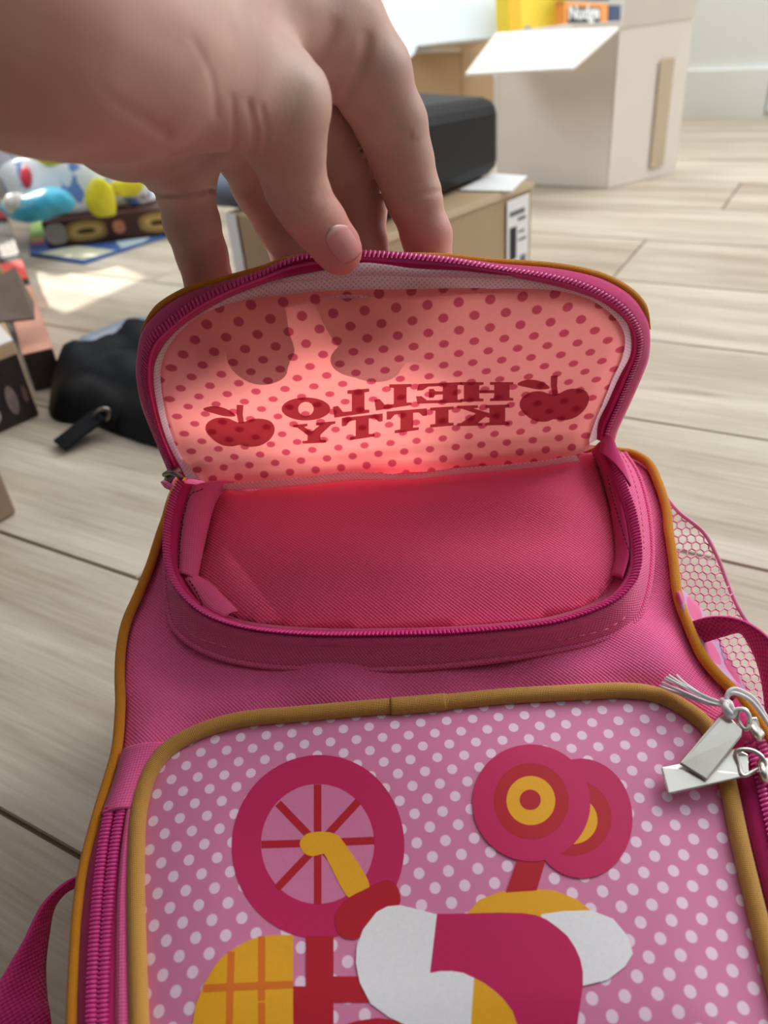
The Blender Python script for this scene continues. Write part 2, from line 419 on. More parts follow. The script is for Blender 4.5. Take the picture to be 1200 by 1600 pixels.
def h_body(u, v, d):
    P = np.stack([np.atleast_1d(u), np.atleast_1d(v)], 1)
    ins = inside(P, tanpoly); dt = polydist(P, tanpoly)
    e = np.clip(d/.02, 0, 1); h = -.004*(1-e)**2+und(u, v)*np.clip(d/.01, 0, 1)+.001
    # creases fanning from the pocket corners
    h += .0022*np.exp(-((v-.02+.35*u)/.006)**2)*np.clip(-u*8-.2, 0, 1)*e
    h += .0022*np.exp(-((v-.075-.3*(u-.1))/.005)**2)*np.clip(u*9-.5, 0, 1)*e
    h -= .003*np.exp(-(dt/.006)**2)
    return np.where(ins & (dt > .004), -.004, h)
front = sheet('front_panel', outline, h_body, M['pink'], bag, .004, 240, .0012)
def h_pan(u, v, d=None):
    if d is None: d = polydist(np.stack([u, v], 1), tanpoly)
    return .0006+.0035*np.clip(d/.03, 0, 1)**.6+.0009*np.sin(u*40+v*23)*np.clip(d/.02, 0, 1)
# print panel with dots; lattice follows the rows in the photo
q0 = np.array(bl(200+330/2.4, 1060+235/2.4)); q1 = np.array(bl(200+1195/2.4, 1060+170/2.4))
DOT_A = float(np.linalg.norm(q1-q0)/9); DROT = math.atan2(q1[1]-q0[1], q1[0]-q0[0])
print('dot pitch', DOT_A)
M['dots'] = mk_panel()
sheet('dotted_print_panel', TAN, lambda u, v, d: h_pan(u, v, d), M['dots'], bag, .004, 220, .0008, DROT, q0)
PR = {'mag': mk_print('print_magenta', (204, 32, 96)), 'red': mk_print('print_red', (190, 24, 44)), 'yel': mk_print('print_yellow', (244, 176, 34)),
      'wht': mk_print('print_white', (248, 246, 252)), 'pnk': mk_print('print_pink', (222, 128, 170)), 'ora': mk_print('print_orange', (232, 120, 38))}
lay = [0]
def decal(name, px, c, curved=True, n=90, lift=None):
    lay[0] += 1; L = .00012+.000018*lay[0] if lift is None else lift
    poly = [bl(x, y, .004) for x, y in px]
    if curved: poly = resample([(*p, 0) for p in poly], n, True)[:, :2]
    else:
        pp = np.array(poly); poly = []
        for a_, b_ in zip(pp, np.roll(pp, -1, 0)):
            k_ = max(1, int(np.linalg.norm(b_-a_)/.003)); poly += [tuple(a_+(b_-a_)*t/k_) for t in range(k_)]
        poly = np.array(poly)
    P, Fc = tri(poly, .003); h = h_pan(P[:, 0], P[:, 1])+L
    V = np.array([bw(a, b, cc) for (a, b), cc in zip(P, h)])
    return mesh(name, V, orient(V, Fc, BN), PR[c], bag, True, P)
def ell(cx, cy, rx, ry, n=40, a0=0, a1=360, rot=0):
    r = math.radians(rot); o = []
    for i in range(n):
        t = math.radians(a0+(a1-a0)*i/n); x, y = rx*math.cos(t), ry*math.sin(t)
        o.append((cx+x*math.cos(r)-y*math.sin(r), cy+x*math.sin(r)+y*math.cos(r)))
    return o
def ln(x0, y0, x1, y1, w):
    dx, dy = x1-x0, y1-y0; L = math.hypot(dx, dy); nx, ny = -dy/L*w/2, dx/L*w/2
    return [(x0+nx, y0+ny), (x1+nx, y1+ny), (x1-nx, y1-ny), (x0-nx, y0-ny)]
decal('wheel_tyre_print', ell(497, 1322, 135, 144), 'mag')
decal('wheel_centre_print', ell(496, 1318, 88.5, 93.5), 'pnk')
decal('spoke_print', ln(496, 1225, 496, 1412, 12), 'red', False)
decal('spoke_print', ln(408, 1319, 585, 1313, 12), 'red', False)
decal('spoke_print', ln(434, 1254, 560, 1385, 12), 'red', False)
decal('spoke_print', ln(560, 1252, 433, 1387, 12), 'red', False)
decal('frame_print', [(478, 1462), (521, 1462), (521, 1525), (580, 1525), (580, 1566), (521, 1566), (521, 1745), (458, 1745), (458, 1541), (478, 1541)], 'red', False)
decal('pedal_print', [(486, 1300), (508, 1299), (524, 1303), (536, 1314), (577, 1382), (546, 1403), (509, 1338), (503, 1334), (488, 1337), (475, 1332), (468, 1318), (474, 1306)], 'yel')
decal('grip_print', [(523, 1440), (527, 1420), (545, 1402), (570, 1389), (592, 1378), (608, 1375), (620, 1384), (626, 1405), (618, 1420), (590, 1440), (562, 1464), (545, 1467), (530, 1460)], 'red')
decal('basket_print', [(458, 1461), (430, 1461), (408, 1463), (385, 1471), (367, 1482), (350, 1494), (337, 1508), (319, 1539), (306, 1572), (301, 1600), (296, 1660), (296, 1745), (458, 1745)], 'yel', False)
decal('basket_line_print', ln(409, 1463, 409, 1745, 11), 'ora', False)
decal('basket_line_print', ln(362, 1487, 355, 1745, 11), 'ora', False)
decal('basket_line_print', ln(318, 1545, 458, 1538, 12), 'ora', False)
decal('hub_arc_print', [(520, 1610), (540, 1600), (560, 1594), (590, 1590), (625, 1594), (660, 1604), (690, 1630), (690, 1700), (520, 1700)], 'red', False)
decal('seat_print', [(730, 1428), (749, 1407), (780, 1395), (819, 1389), (866, 1393), (901, 1407), (925, 1426), (900, 1440), (760, 1440)], 'yel', False)
decal('stalk_print', [(810, 1340), (854, 1340), (838, 1393), (790, 1396)], 'red', False)
decal('rounded_shape_print', [(845, 1430), (880, 1425), (923, 1424), (957, 1437), (979, 1463), (988, 1491), (976, 1511), (949, 1532), (912, 1541), (880, 1540), (850, 1480)], 'wht', False)
decal('rounded_shape_print', [(683, 1429), (650, 1420), (625, 1414), (605, 1416), (588, 1425), (567, 1452), (557, 1480), (556, 1505), (562, 1535), (579, 1568), (608, 1589), (632, 1600), (660, 1640), (680, 1745), (745, 1745), (750, 1520), (700, 1480)], 'wht', False)
decal('rounded_shape_print', [(741, 1525), (775, 1545), (803, 1578), (812, 1600), (822, 1680), (822, 1745), (730, 1745), (736, 1600)], 'yel', False)
decal('rounded_shape_print', [(683, 1428), (730, 1428), (780, 1427), (815, 1428), (836, 1431), (853, 1438), (870, 1450), (886, 1464), (898, 1482), (906, 1500), (910, 1519), (910, 1542), (907, 1563), (902, 1600), (892, 1680), (890, 1745), (822, 1745), (820, 1680), (808, 1600), (801, 1580), (788, 1563), (775, 1550), (758, 1537), (741, 1528), (724, 1520), (706, 1517), (688, 1517), (672, 1520)], 'mag', False)
decal('rear_wheel_print', ell(908, 1280, 80, 94), 'mag')
decal('rear_wheel_ring_print', ell(893, 1279, 62, 60), 'red')
decal('rear_wheel_ring_print', ell(893, 1283, 40, 38), 'yel')
decal('lamp_rim_print', ell(830, 1256, 92, 92), 'mag')
decal('lamp_ring_print', ell(829.5, 1254, 58.5, 60), 'red')
decal('lamp_ring_print', ell(829, 1253, 38, 38.5), 'yel')
decal('lamp_centre_print', ell(828, 1252, 16.5, 16), 'red')

# piping
def bline(px, n, h=0.):
    return resample([bp(x, y, h) for x, y in px], n)
tan_p = bline(TAN, 260, .003)
tube('tan_piping', tan_p, .0033, M['tan'], bag, seg=14)
jn = bline([(611, 1104), (650, 1101), (696, 1097)], 24, .0032); tube('piping_joint', jn, .0037, M['tan'], bag, seg=14)
orp = bline(OUT_L[::-1]+[(380, 725), (600, 705), (800, 695)]+OUT_R, 420, .001)
tube('orange_piping', orp, .0023, M['orange'], bag, seg=10)
# side walls down to the floor
ow = resample([bp(x, y, -.002) for x, y in (OUT_L[::-1]+[(600, 712)]+OUT_R)], 200)
cen = ow.mean(0)
rows = []
for k, (zf, inn) in enumerate(((1, 0), (.8, .006), (.5, .0), (.15, .004), (0.02, .012))):
    P = ow.copy(); dirc = cen-P; dirc[:, 2] = 0; dirc /= np.linalg.norm(dirc, axis=1)[:, None]
    P += dirc*inn; P[:, 2] = P[:, 2]*zf+.001; rows.append(P)
loft('side_wall', rows, M['pink'], bag, thick=.001)
nb = rows[-1]; V = list(nb)+[nb.mean(0)]
mesh('back_panel', V, [(i, i+1, len(nb)) for i in range(len(nb)-1)], M['pink2'], bag)

# zipper teeth rows
def teeth(name, P, n, across, up, L, Wd, Ht, mat, parent):
    """rounded little bars laid across a path"""
    Q = resample(P, n); Cr = resample(across, n); Up = resample(up, n) if len(np.shape(up)) == 2 else np.tile(up, (n, 1))
    V = []; Fc = []; T = np.gradient(Q, axis=0); T /= np.linalg.norm(T, axis=1)[:, None]
    for i in range(n):
        c = Cr[i]/np.linalg.norm(Cr[i]); u = Up[i]/np.linalg.norm(Up[i]); t = T[i]; k = len(V)
        for (s, wz) in ((-1, .55), (-.55, 1), (.55, 1), (1, .55)):
            for (a, b) in ((-1, 0), (-.6, .8), (.6, .8), (1, 0)):
                V.append(Q[i]+c*s*L/2+t*a*Wd/2*wz+u*b*Ht*wz)
        for j in range(3):
            for l in range(3): Fc.append((k+j*4+l, k+j*4+l+1, k+j*4+5+l, k+j*4+4+l))
        Fc += [(k, k+1, k+2, k+3), (k+12, k+15, k+14, k+13)]
    o = mesh(name, V, Fc, mat, parent); return tag(o, kind='stuff')

# side main-compartment zippers
ZL = [(181, 1262), (170, 1325), (162, 1400), (157, 1470), (153, 1560), (152, 1700)]
def strip(name, pxa, pxb, ha, hb, mat, n=60, parent=None, mid=None, thick=.0006):
    A = resample([bp(x, y, ha) for x, y in pxa], n); B = resample([bp(x, y, hb) for x, y in pxb], n)
    rws = [A]
    for t in (.25, .5, .75): rws.append(A*(1-t)+B*t+BN*(mid or 0)*math.sin(math.pi*t))
    return loft(name, rws+[B], mat, parent or bag, thick=thick)
strip('zipper_tape', [(166, 1255), (140, 1345), (130, 1420), (123, 1500), (119, 1740)], [(212, 1255), (206, 1340), (205, 1430), (210, 1600), (216, 1740)], .002, .0015, M['tape'], mid=.002)
def px_teeth(name, line, n, dirpx, h, L, Wd, Ht, mat=None):
    P = np.array([bp(x, y, h) for x, y in line]); C = np.array([bp(x+dirpx[0], y+dirpx[1], h)-bp(x, y, h) for x, y in line])
    return teeth(name, P, n, C, BN, L, Wd, Ht, mat or M['teeth'], bag)
px_teeth('zipper_teeth', [(x-9, y) for x, y in ZL], 64, (10, -1), .0045, .0040, .0016, .0013)
px_teeth('zipper_teeth', [(x+9, y) for x, y in ZL], 64, (10, -1), .0045, .0040, .0016, .0013)
strip('zipper_fold', [(198, 1265), (188, 1340), (182, 1430), (180, 1600), (180, 1740)], [(212, 1262), (207, 1340), (206, 1430), (211, 1600), (216, 1740)], .0035, .002, M['twill'], mid=.002)
strip('twill_tab', [(192, 1172), (178, 1222), (159, 1274)], [(262, 1160), (232, 1205), (213, 1264)], .0028, .0032, M['twill'], n=24, mid=.003, thick=.0012)
ZR = [(1176, 1160), (1192, 1215), (1212, 1300), (1236, 1400), (1255, 1500), (1275, 1650)]
strip('zipper_tape', [(1118, 1125), (1142, 1180), (1158, 1250), (1180, 1340), (1205, 1440), (1240, 1600), (1260, 1740)], [(1150, 1090), (1190, 1148), (1222, 1210), (1252, 1310), (1280, 1440), (1300, 1600), (1320, 1740)], .0015, .002, M['tape'], mid=.002)
px_teeth('zipper_teeth', [(x-6, y) for x, y in ZR], 60, (10, -3), .0045, .0040, .0016, .0013)
px_teeth('zipper_teeth', [(x+13, y) for x, y in ZR], 60, (10, -3), .0045, .0040, .0016, .0013)

# ------------------------------------------------------------------ pocket
ZP = [(283, 752), (270, 781), (261, 828), (262, 876), (275, 914), (303, 946), (338, 967), (385, 981), (437, 988), (510, 992), (620, 991), (715, 988), (830, 978), (887, 967), (937, 949), (972, 928), (993, 898), (997, 859), (989, 806), (976, 767), (962, 729), (944, 692)]
BPX = [(290, 770), (278, 800), (271, 850), (268, 900), (272, 940), (283, 980), (322, 1010), (385, 1030), (473, 1037), (620, 1036), (753, 1026), (868, 1010), (945, 991), (983, 967), (1000, 928), (1008, 875), (1006, 820), (998, 775), (986, 740), (968, 712)]
IP = [(345, 757), (330, 790), (315, 850), (308, 905), (325, 938), (352, 958), (400, 972), (500, 980), (620, 980), (715, 977), (830, 967), (887, 955), (930, 938), (955, 915), (970, 880), (970, 840), (958, 800), (945, 760), (938, 730), (935, 702)]
HZ = .017; N = 200
zp = resample([bp(x, y, HZ) for x, y in ZP], N); bb_ = resample([bp(x, y, .0015) for x, y in BPX], N); ip = resample([bp(x, y, .007) for x, y in IP], N)
def blend(A, B, t, bul=0., axis=BN): return A*(1-t)+B*t+np.asarray(axis)*bul*math.sin(math.pi*t)
pc = np.array(bp(620, 860, .01))
outd = zp-pc; outd -= np.outer(outd@BN, BN); outd /= np.linalg.norm(outd, axis=1)[:, None]
wr = [bb_+outd*.004-BN*.001, bb_+BN*.0015+outd*.0012, blend(bb_, zp, .35)+outd*.0015, blend(bb_, zp, .6)-outd*.0006, blend(bb_, zp, .8)+outd*.0006, zp+outd*.0012-BN*.0008]
loft('pocket_gusset', wr, M['pink'], bag, thick=.0008)
loft('pocket_zipper_tape', [zp+outd*.0012-BN*.0014, zp-BN*.0002, zp-outd*.003-BN*.0008, blend(zp, ip, .55, -.002), ip-BN*.001], M['tape'], bag, thick=.0005)
teeth('pocket_zipper_teeth', zp+BN*.0006, 210, outd*.8+BN*.6, BN*.8-outd*.6, .0040, .0015, .0012, M['teeth'], bag)
tube('pocket_seam_welt', bb_+outd*.0032+BN*.0004, .0012, M['pink'], bag, seg=8)
# lining
lin_px = IP+[(860, 716), (760, 727), (640, 739), (520, 748), (430, 757), (375, 764)]
def h_lin(u, v, d):
    e = np.clip(d/.03, 0, 1); h = .006+.0055*(1-(1-e)**2)
    # dent at the left front and soft drag folds
    h -= .004*np.exp(-((u+.062)/.018)**2-((v-.075)/.02)**2)
    h += .0012*np.sin(u*60-v*35)*e+.0007*np.sin(v*130+u*30)*e
    h += .0025*np.exp(-((u-.02-.5*(v-.1))/.02)**2)*e
    return h
sheet('pocket_lining', lin_px, h_lin, M['pink2'], bag, .004, 220, .0008, h0=.008)
strip('lining_fold', [(300, 760), (288, 800), (281, 850), (279, 896)], [(366, 752), (338, 784), (322, 840), (308, 908)], .015, .0125, M['twill'], n=40, mid=.002)
strip('lining_fold', [(289, 905), (306, 930), (322, 952), (350, 966)], [(310, 900), (332, 914), (348, 930), (372, 955)], .014, .0115, M['twill'], n=24, mid=.0015)
strip('lining_fold', [(938, 690), (955, 735), (975, 800), (983, 860), (972, 905)], [(925, 706), (942, 745), (955, 800), (962, 860), (955, 900)], .016, .009, M['tape'], n=40, mid=.001)
def dashes(name, P, pitch, L, r, mat, parent, lift=BN*.0006, jit=.0):
    s = arclen(P); V = []; Fc = []; k = 0.
    while k+L < s[-1]:
        seg = np.array([[np.interp(k+L*t, s, P[:, c]) for c in range(3)] for t in (0, .33, .66, 1)])+lift
        seg[1:3] += lift*.5; seg += np.random.normal(0, jit, 3) if jit else 0
        v, f, _ = tube('', seg, [r*.5, r, r, r*.5], mat, seg=5, build=False); o_ = len(V); V += v; Fc += [tuple(i+o_ for i in q) for q in f]; k += pitch
    return tag(mesh(name, V, Fc, mat, parent), kind='stuff')
dashes('black_stitching', resample([bp(x, y, .0172) for x, y in [(318, 765), (297, 777), (287, 812), (282, 850), (279, 893)]], 60), .0021, .0017, .0003, M['thread_b'], bag, jit=.0001)
dashes('black_stitching', resample([bp(x, y, .016) for x, y in [(296, 908), (304, 920), (312, 935), (317, 948)]], 30), .0024, .0018, .0003, M['thread_b'], bag)
dashes('black_stitching', resample([bp(x, y, .0165) for x, y in [(948, 742), (960, 790), (972, 830), (984, 868)]], 40), .0026, .002, .0003, M['thread_b'], bag)
dashes('pale_stitching', resample([bp(x, y, .0062) for x, y in [(283, 935), (288, 968), (300, 990), (334, 1005), (400, 1016), (510, 1021), (602, 1020), (753, 1012), (868, 1000), (907, 993), (956, 978), (985, 950), (998, 905)]], 200), .0052, .0034, .0003, M['thread_p'], bag, lift=BN*.0006+np.array([0, -.0006, 0]), jit=.0002)
dashes('pale_stitching', resample([bp(x, y, .0100) for x, y in [(967, 705), (984, 735), (996, 775), (1003, 815), (1006, 860)]], 60), .0034, .0024, .0003, M['thread_p'], bag)

# ------------------------------------------------------------------ lifted flap
Qk = [380, 400, 440, 490, 540, 590, 640, 690, 722, 760]; Dk = [.330, .331, .334, .341, .352, .369, .390, .409, .419, .424]
from functools import lru_cache
_qq = np.linspace(380, 760, 400)
def _sm():
    d = np.interp(_qq, Qk, Dk); k = np.ones(31)/31; return np.convolve(np.pad(d, 15, mode='edge'), k, 'valid')
_dd = _sm()
def DF(x, y): return np.interp(y+.088*(x-600), _qq, _dd)
_arc = np.zeros(400)
_pp = np.array([at(600, q, d) for q, d in zip(_qq, _dd)]); _arc = arclen(_pp)
FO = [(262, 735), (238, 677), (221, 632), (213, 590), (214, 555), (221, 520), (238, 495), (262, 474), (298, 455), (345, 441), (410, 421), (445, 406), (480, 397), (530, 393), (570, 392), (640, 395), (700, 402), (765, 411), (857, 418), (912, 427), (950, 439), (985, 460), (1005, 485), (1015, 515), (1014, 556), (1003, 588), (985, 629), (966, 670), (960, 690)]
FT = [(270, 740), (246, 680), (230, 620), (225, 580), (234, 534), (262, 508), (305, 474), (357, 448), (410, 427), (445, 411), (480, 401), (530, 397), (570, 397), (640, 401), (710, 408), (783, 420), (857, 432), (912, 447), (959, 471), (985, 496), (999, 525), (998, 556), (985, 590), (966, 635), (950, 672), (946, 692)]
FI = [(291, 746), (262, 690), (245, 632), (240, 583), (248, 552), (272, 520), (310, 491), (357, 465), (410, 444), (445, 434), (497, 424), (564, 413), (600, 416), (660, 420), (721, 423), (801, 433), (870, 447), (925, 464), (955, 481), (978, 502), (986, 527), (984, 556), (967, 589), (949, 629), (935, 659), (932, 686)]
FJ = [(322, 752), (290, 720), (268, 670), (256, 610), (256, 566), (275, 528), (315, 494), (375, 476), (480, 467), (585, 465), (700, 460), (820, 456), (875, 457), (922, 470), (948, 488), (966, 508), (974, 530), (970, 556), (955, 592), (940, 630), (926, 665), (916, 696)]
def floft(px, dz, n=200):
    return resample([at(x, y, DF(x, y)+(dz(x, y) if callable(dz) else dz)) for x, y in px], n)
def gus(x, y):           # depth of the gusset: shallow where the thumb pinches it
    return .008-.005*math.exp(-((x-560)/150)**2)
NF = 260
fo = floft(FO, .004, NF); ft = floft(FT, lambda x, y: -gus(x, y), NF); fi = floft(FI, lambda x, y: -gus(x, y)*.55, NF); fj = floft(FJ, lambda x, y: -.0012, NF)
def ftd(a, b): return a-b
camdir = -F
loft('flap_gusset', [fo+F*.001, blend(fo, ft, .35)+camdir*.001, blend(fo, ft, .7)+camdir*.0006, ft], M['tape'], bag, thick=.0008)
loft('flap_zipper_tape', [ft, blend(ft, fi, .5)+camdir*.0004, fi], M['tape'], bag, thick=.0006)
def mesh_tape():
    q = NT('white_mesh_tape'); _, u, v = q.uv(); f = dot_mask(q, u, v, .0022, .22, .12)
    q.l(q.mix(f, lin((255, 250, 252)), lin((200, 150, 168))), q.b.inputs['Base Color']); q.b.inputs['Roughness'].default_value = .8
    q.bump(q.math('SUBTRACT', 1., f), .8, .0004)
    tr = q.n('ShaderNodeBsdfTranslucent'); tr.inputs[0].default_value = (*lin((255, 236, 242)), 1); mx = q.n('ShaderNodeMixShader'); mx.inputs[0].default_value = .6
    q.l(q.b.outputs[0], mx.inputs[1]); q.l(tr.outputs[0], mx.inputs[2]); q.l(mx.outputs[0], q.out.inputs[0]); return q.m
M['whitemesh'] = mesh_tape()
loft('white_seam_tape', [fi-F*.0002, blend(fi, fj, .3)+camdir*.0012, blend(fi, fj, .6)+camdir*.0010, fj], M['whitemesh'], bag, thick=.0006)
fold_t = floft([(440, 436), (500, 424), (560, 411), (600, 413), (650, 420), (720, 424), (800, 432)], lambda x, y: -.0075, 60)
fold_b = floft([(440, 440), (500, 437), (560, 431), (600, 430), (650, 432), (720, 433), (800, 435)], lambda x, y: -.0055, 60)
loft('white_seam_fold', [fold_t, blend(fold_t, fold_b, .5, .001, camdir), fold_b], M['whitemesh'], bag, thick=.0005)
Tn = ft-np.roll(ft, 1, 0)
acr = fo-fi
teeth('flap_zipper_teeth', ft+camdir*.0006, 215, acr, camdir, .0038, .0014, .0012, M['teeth'], bag)
tube('flap_zipper_cord', blend(ft, fi, .45)+camdir*.0008, .0009, M['teeth'], bag, seg=8, up=camdir)
tube('flap_orange_piping', floft([(x+(-1 if x < 600 else 1), y-1+12*math.exp(-((x-560)/120)**2)) for x, y in FO[5:-5]], .006, 240), .0021*np.clip(np.sin(np.linspace(.03, math.pi-.03, 240))*5, .15, 1), M['orange'], bag, seg=10, up=camdir)
# translucent face of the flap
def mk_flap():
    q = NT('translucent_dotted_flap'); _, u, v = q.uv()
    f = dot_mask(q, u, v, FLAP_A, .165, .06)
    h = weave_h(q, .0010, True); hv = q.rng(h, -1, 1)
    base = q.mix(hv, lin((240, 128, 124)), lin((250, 160, 156))); dots = lin((196, 70, 88))
    col = q.mix(f, base, dots)
    q.l(q.mix(f, q.mix(hv, lin((240, 140, 140)), lin((250, 172, 170))), lin((205, 95, 115))), q.b.inputs['Base Color']); q.b.inputs['Roughness'].default_value = .6
    q.b.inputs['Specular IOR Level'].default_value = .3; q.b.inputs['Sheen Weight'].default_value = .15
    q.bump(h, .4, .0001)
    tr = q.n('ShaderNodeBsdfTranslucent'); q.l(col, tr.inputs[0]); mx = q.n('ShaderNodeMixShader'); mx.inputs[0].default_value = .55
    q.l(q.b.outputs[0], mx.inputs[1]); q.l(tr.outputs[0], mx.inputs[2]); q.l(mx.outputs[0], q.out.inputs[0]); return q.m
FLAP_A = .0134; M['flap'] = mk_flap()
_a, _b = resample([(*p, 0) for p in FI], 60)[:, :2], resample([(*p, 0) for p in FJ], 60)[:, :2]
face_px = [tuple(p) for p in _a*.25+_b*.75]+[(930, 698), (893, 712), (820, 724), (710, 734), (640, 742), (550, 742), (480, 750), (410, 756), (345, 760)]
fp = resample([(*p, 0) for p in face_px], 220, True)[:, :2]
def flap_pt(x, y, d, lift=0.):
    e = np.exp(-(d/14.)**2)
    z = DF(x, y)-.0035*e+.0009*np.sin(x*.03+y*.05)+.0012*np.sin(y*.22+.018*x)*np.exp(-((y+.088*(x-600)-705)/22)**2)
    return at(x, y, z-lift)
def flap_uv(x, y): return (x-600)/FPX*.36+.0, float(np.interp(y+.088*(x-600), _qq, _arc))
def flap_sheet(name, poly, step, mat, lift=0., uvs=True):
    P, Fc = tri(poly, step); d = polydist(P, fp)
    V = np.array([flap_pt(x, y, dd, lift) for (x, y), dd in zip(P, d)])
    UVv = np.array([(V_[0], flap_uv(x, y)[1]) for V_, (x, y) in zip(V, P)])
    return mesh(name, V, orient(V, Fc, -F), mat, bag, True, UVv)
flap = flap_sheet('flap_face', fp, 9, M['flap'])
strip('hinge_seam_tape', [(350, 757), (410, 752), (480, 746), (550, 738), (640, 742), (720, 732), (820, 724), (900, 712)], [(345, 766), (410, 763), (480, 757), (550, 750), (640, 748), (720, 740), (820, 732), (905, 720)], .017, .012, M['whitemesh'], n=60)
def mk_shadowprint():
    q = NT('print_seen_through_cloth'); h = q.noise(500); c = lin((168, 58, 84))
    cc = q.mix(h, tuple(v*.9 for v in c), c); q.l(cc, q.b.inputs['Base Color']); q.b.inputs['Roughness'].default_value = .7; q.b.inputs['Specular IOR Level'].default_value = .2
    tr = q.n('ShaderNodeBsdfTranslucent'); tr.inputs[0].default_value = (*lin((200, 110, 125)), 1); mx = q.n('ShaderNodeMixShader'); mx.inputs[0].default_value = .55
    q.l(q.b.outputs[0], mx.inputs[1]); q.l(tr.outputs[0], mx.inputs[2]); q.l(mx.outputs[0], q.out.inputs[0])
    return q.m
M['fprint'] = mk_shadowprint()
def fdecal(name, px, curved=False, n=60):
    P = resample([(*p, 0) for p in px], n, True)[:, :2] if curved else np.array(px, float)
    return flap_sheet(name, P, 7, M['fprint'], .0006)
# slab-serif letters, unit box, y down; mirrored when mapped (read from behind)
def R4(x0, y0, x1, y1): return [(x0, y0), (x1, y0), (x1, y1), (x0, y1)]
GL = {
 'H': [[(0, 0), (.44, 0), (.44, .14), (.36, .16), (.36, .42), (.64, .42), (.64, .16), (.56, .14), (.56, 0), (1, 0), (1, .14), (.93, .16), (.93, .84), (1, .86), (1, 1), (.56, 1), (.56, .86), (.64, .84), (.64, .58), (.36, .58), (.36, .84), (.44, .86), (.44, 1), (0, 1), (0, .86), (.07, .84), (.07, .16), (0, .14)]],
 'E': [[(0, 0), (.94, 0), (.98, .34), (.86, .34), (.74, .16), (.42, .15), (.42, .42), (.58, .4), (.62, .28), (.72, .28), (.72, .72), (.62, .72), (.58, .58), (.42, .57), (.42, .85), (.76, .84), (.88, .62), (1, .62), (.97, 1), (0, 1), (0, .87), (.1, .85), (.1, .15), (0, .13)]],
 'L': [[(0, 0), (.6, 0), (.6, .13), (.48, .16), (.48, .84), (.72, .82), (.86, .56), (1, .58), (.96, 1), (0, 1), (0, .87), (.13, .85), (.13, .15), (0, .13)]],
 'K': [[(0, 0), (.46, 0), (.46, .13), (.38, .16), (.38, .4), (.68, .15), (.6, .13), (.6, 0), (1, 0), (1, .12), (.9, .16), (.64, .4), (.92, .84), (1, .87), (1, 1), (.52, 1), (.52, .88), (.6, .86), (.46, .58), (.38, .64), (.38, .84), (.46, .87), (.46, 1), (0, 1), (0, .87), (.08, .84), (.08, .16), (0, .13)]],
 'I': [[(0, 0), (1, 0), (1, .14), (.78, .17), (.78, .83), (1, .86), (1, 1), (0, 1), (0, .86), (.22, .83), (.22, .17), (0, .14)]],
 'T': [[(0, 0), (1, 0), (1, .36), (.9, .36), (.8, .17), (.66, .16), (.66, .85), (.8, .87), (.8, 1), (.2, 1), (.2, .87), (.34, .85), (.34, .16), (.2, .17), (.1, .36), (0, .36)]],
 'Y': [[(0, 0), (.46, 0), (.46, .12), (.38, .15), (.56, .42), (.74, .15), (.66, .12), (.66, 0), (1, 0), (1, .12), (.9, .16), (.66, .58), (.66, .85), (.78, .87), (.78, 1), (.22, 1), (.22, .87), (.35, .85), (.35, .6), (.1, .16), (0, .12)]]}
def letter(ch, x0, x1, yl0, yl1, yr0, yr1):
    """x0..x1 photo px; top/bottom at the left and right edge"""
    for poly in GL[ch]:
        px = []
        for a, b in poly:
            t = 1-a; yt = yl0*(1-t)+yr0*t; yb = yl1*(1-t)+yr1*t
            px.append((x0+(x1-x0)*t, yt+(yb-yt)*b))
        fdecal('letter_print', px)
letter('H', 719, 802, 597, 628, 597, 626); letter('E', 650, 722, 600, 631, 597, 629); letter('L', 585, 643, 601, 642, 600, 633); letter('L', 520, 577, 612, 653, 607, 645)
def ring(name, cx, cy, rx, ry, ix, iy):
    n = 40; V = []; UVv = []; Fc = []
    for j in range(5):
        t = j/4
        for i in range(n):
            th = 2*math.pi*i/n; x = cx+math.cos(th)*(rx*(1-t)+ix*t); y = cy+math.sin(th)*(ry*(1-t)+iy*t)
            p = flap_pt(x, y, 200., .0006); V.append(p); UVv.append((x*.0003, y*.0003))
    for j in range(4):
        for i in range(n): Fc.append((j*n+i, j*n+(i+1) % n, (j+1)*n+(i+1) % n, (j+1)*n+i))
    return mesh(name, V, orient(V, Fc, -F), M['fprint'], bag, True, UVv)
ring('letter_print', 478, 639, 38, 18, 12, 11)
letter('K', 714, 796, 634, 666, 632, 664); letter('I', 672, 709, 637, 668, 635, 665); letter('T', 604, 667, 643, 679, 638, 670); letter('T', 534, 598, 653, 690, 646, 680); letter('Y', 458, 524, 664, 694, 658, 691)
def apple(cx, cy, w, h, sx=1, tilt=0.):
    B = [(0, -.32), (-.18, -.46), (-.34, -.46), (-.47, -.3), (-.5, -.05), (-.42, .22), (-.28, .44), (-.12, .5), (0, .44), (.14, .5), (.3, .44), (.43, .24), (.5, -.04), (.48, -.3), (.38, -.44), (.2, -.46)]
    fdecal('apple_print', [(cx+sx*a*w, cy+b*h+tilt*a*w) for a, b in B], True)
    Lf = [(-.06, -.55), (-.2, -.78), (-.4, -.86), (-.54, -.74), (-.36, -.6), (-.2, -.52)]
    fdecal('leaf_print', [(cx+sx*a*w, cy+b*h+tilt*a*w) for a, b in Lf], True, 30)
    fdecal('stem_print', [(cx+sx*a*w, cy+b*h+tilt*a*w) for a, b in [(-.02, -.3), (-.05, -.6), (-.05, -.92), (.05, -.92), (.04, -.6), (.06, -.3)]])
apple(866, 633, 108, 50, 1, -.08); apple(375, 675, 108, 46, 1, .02)

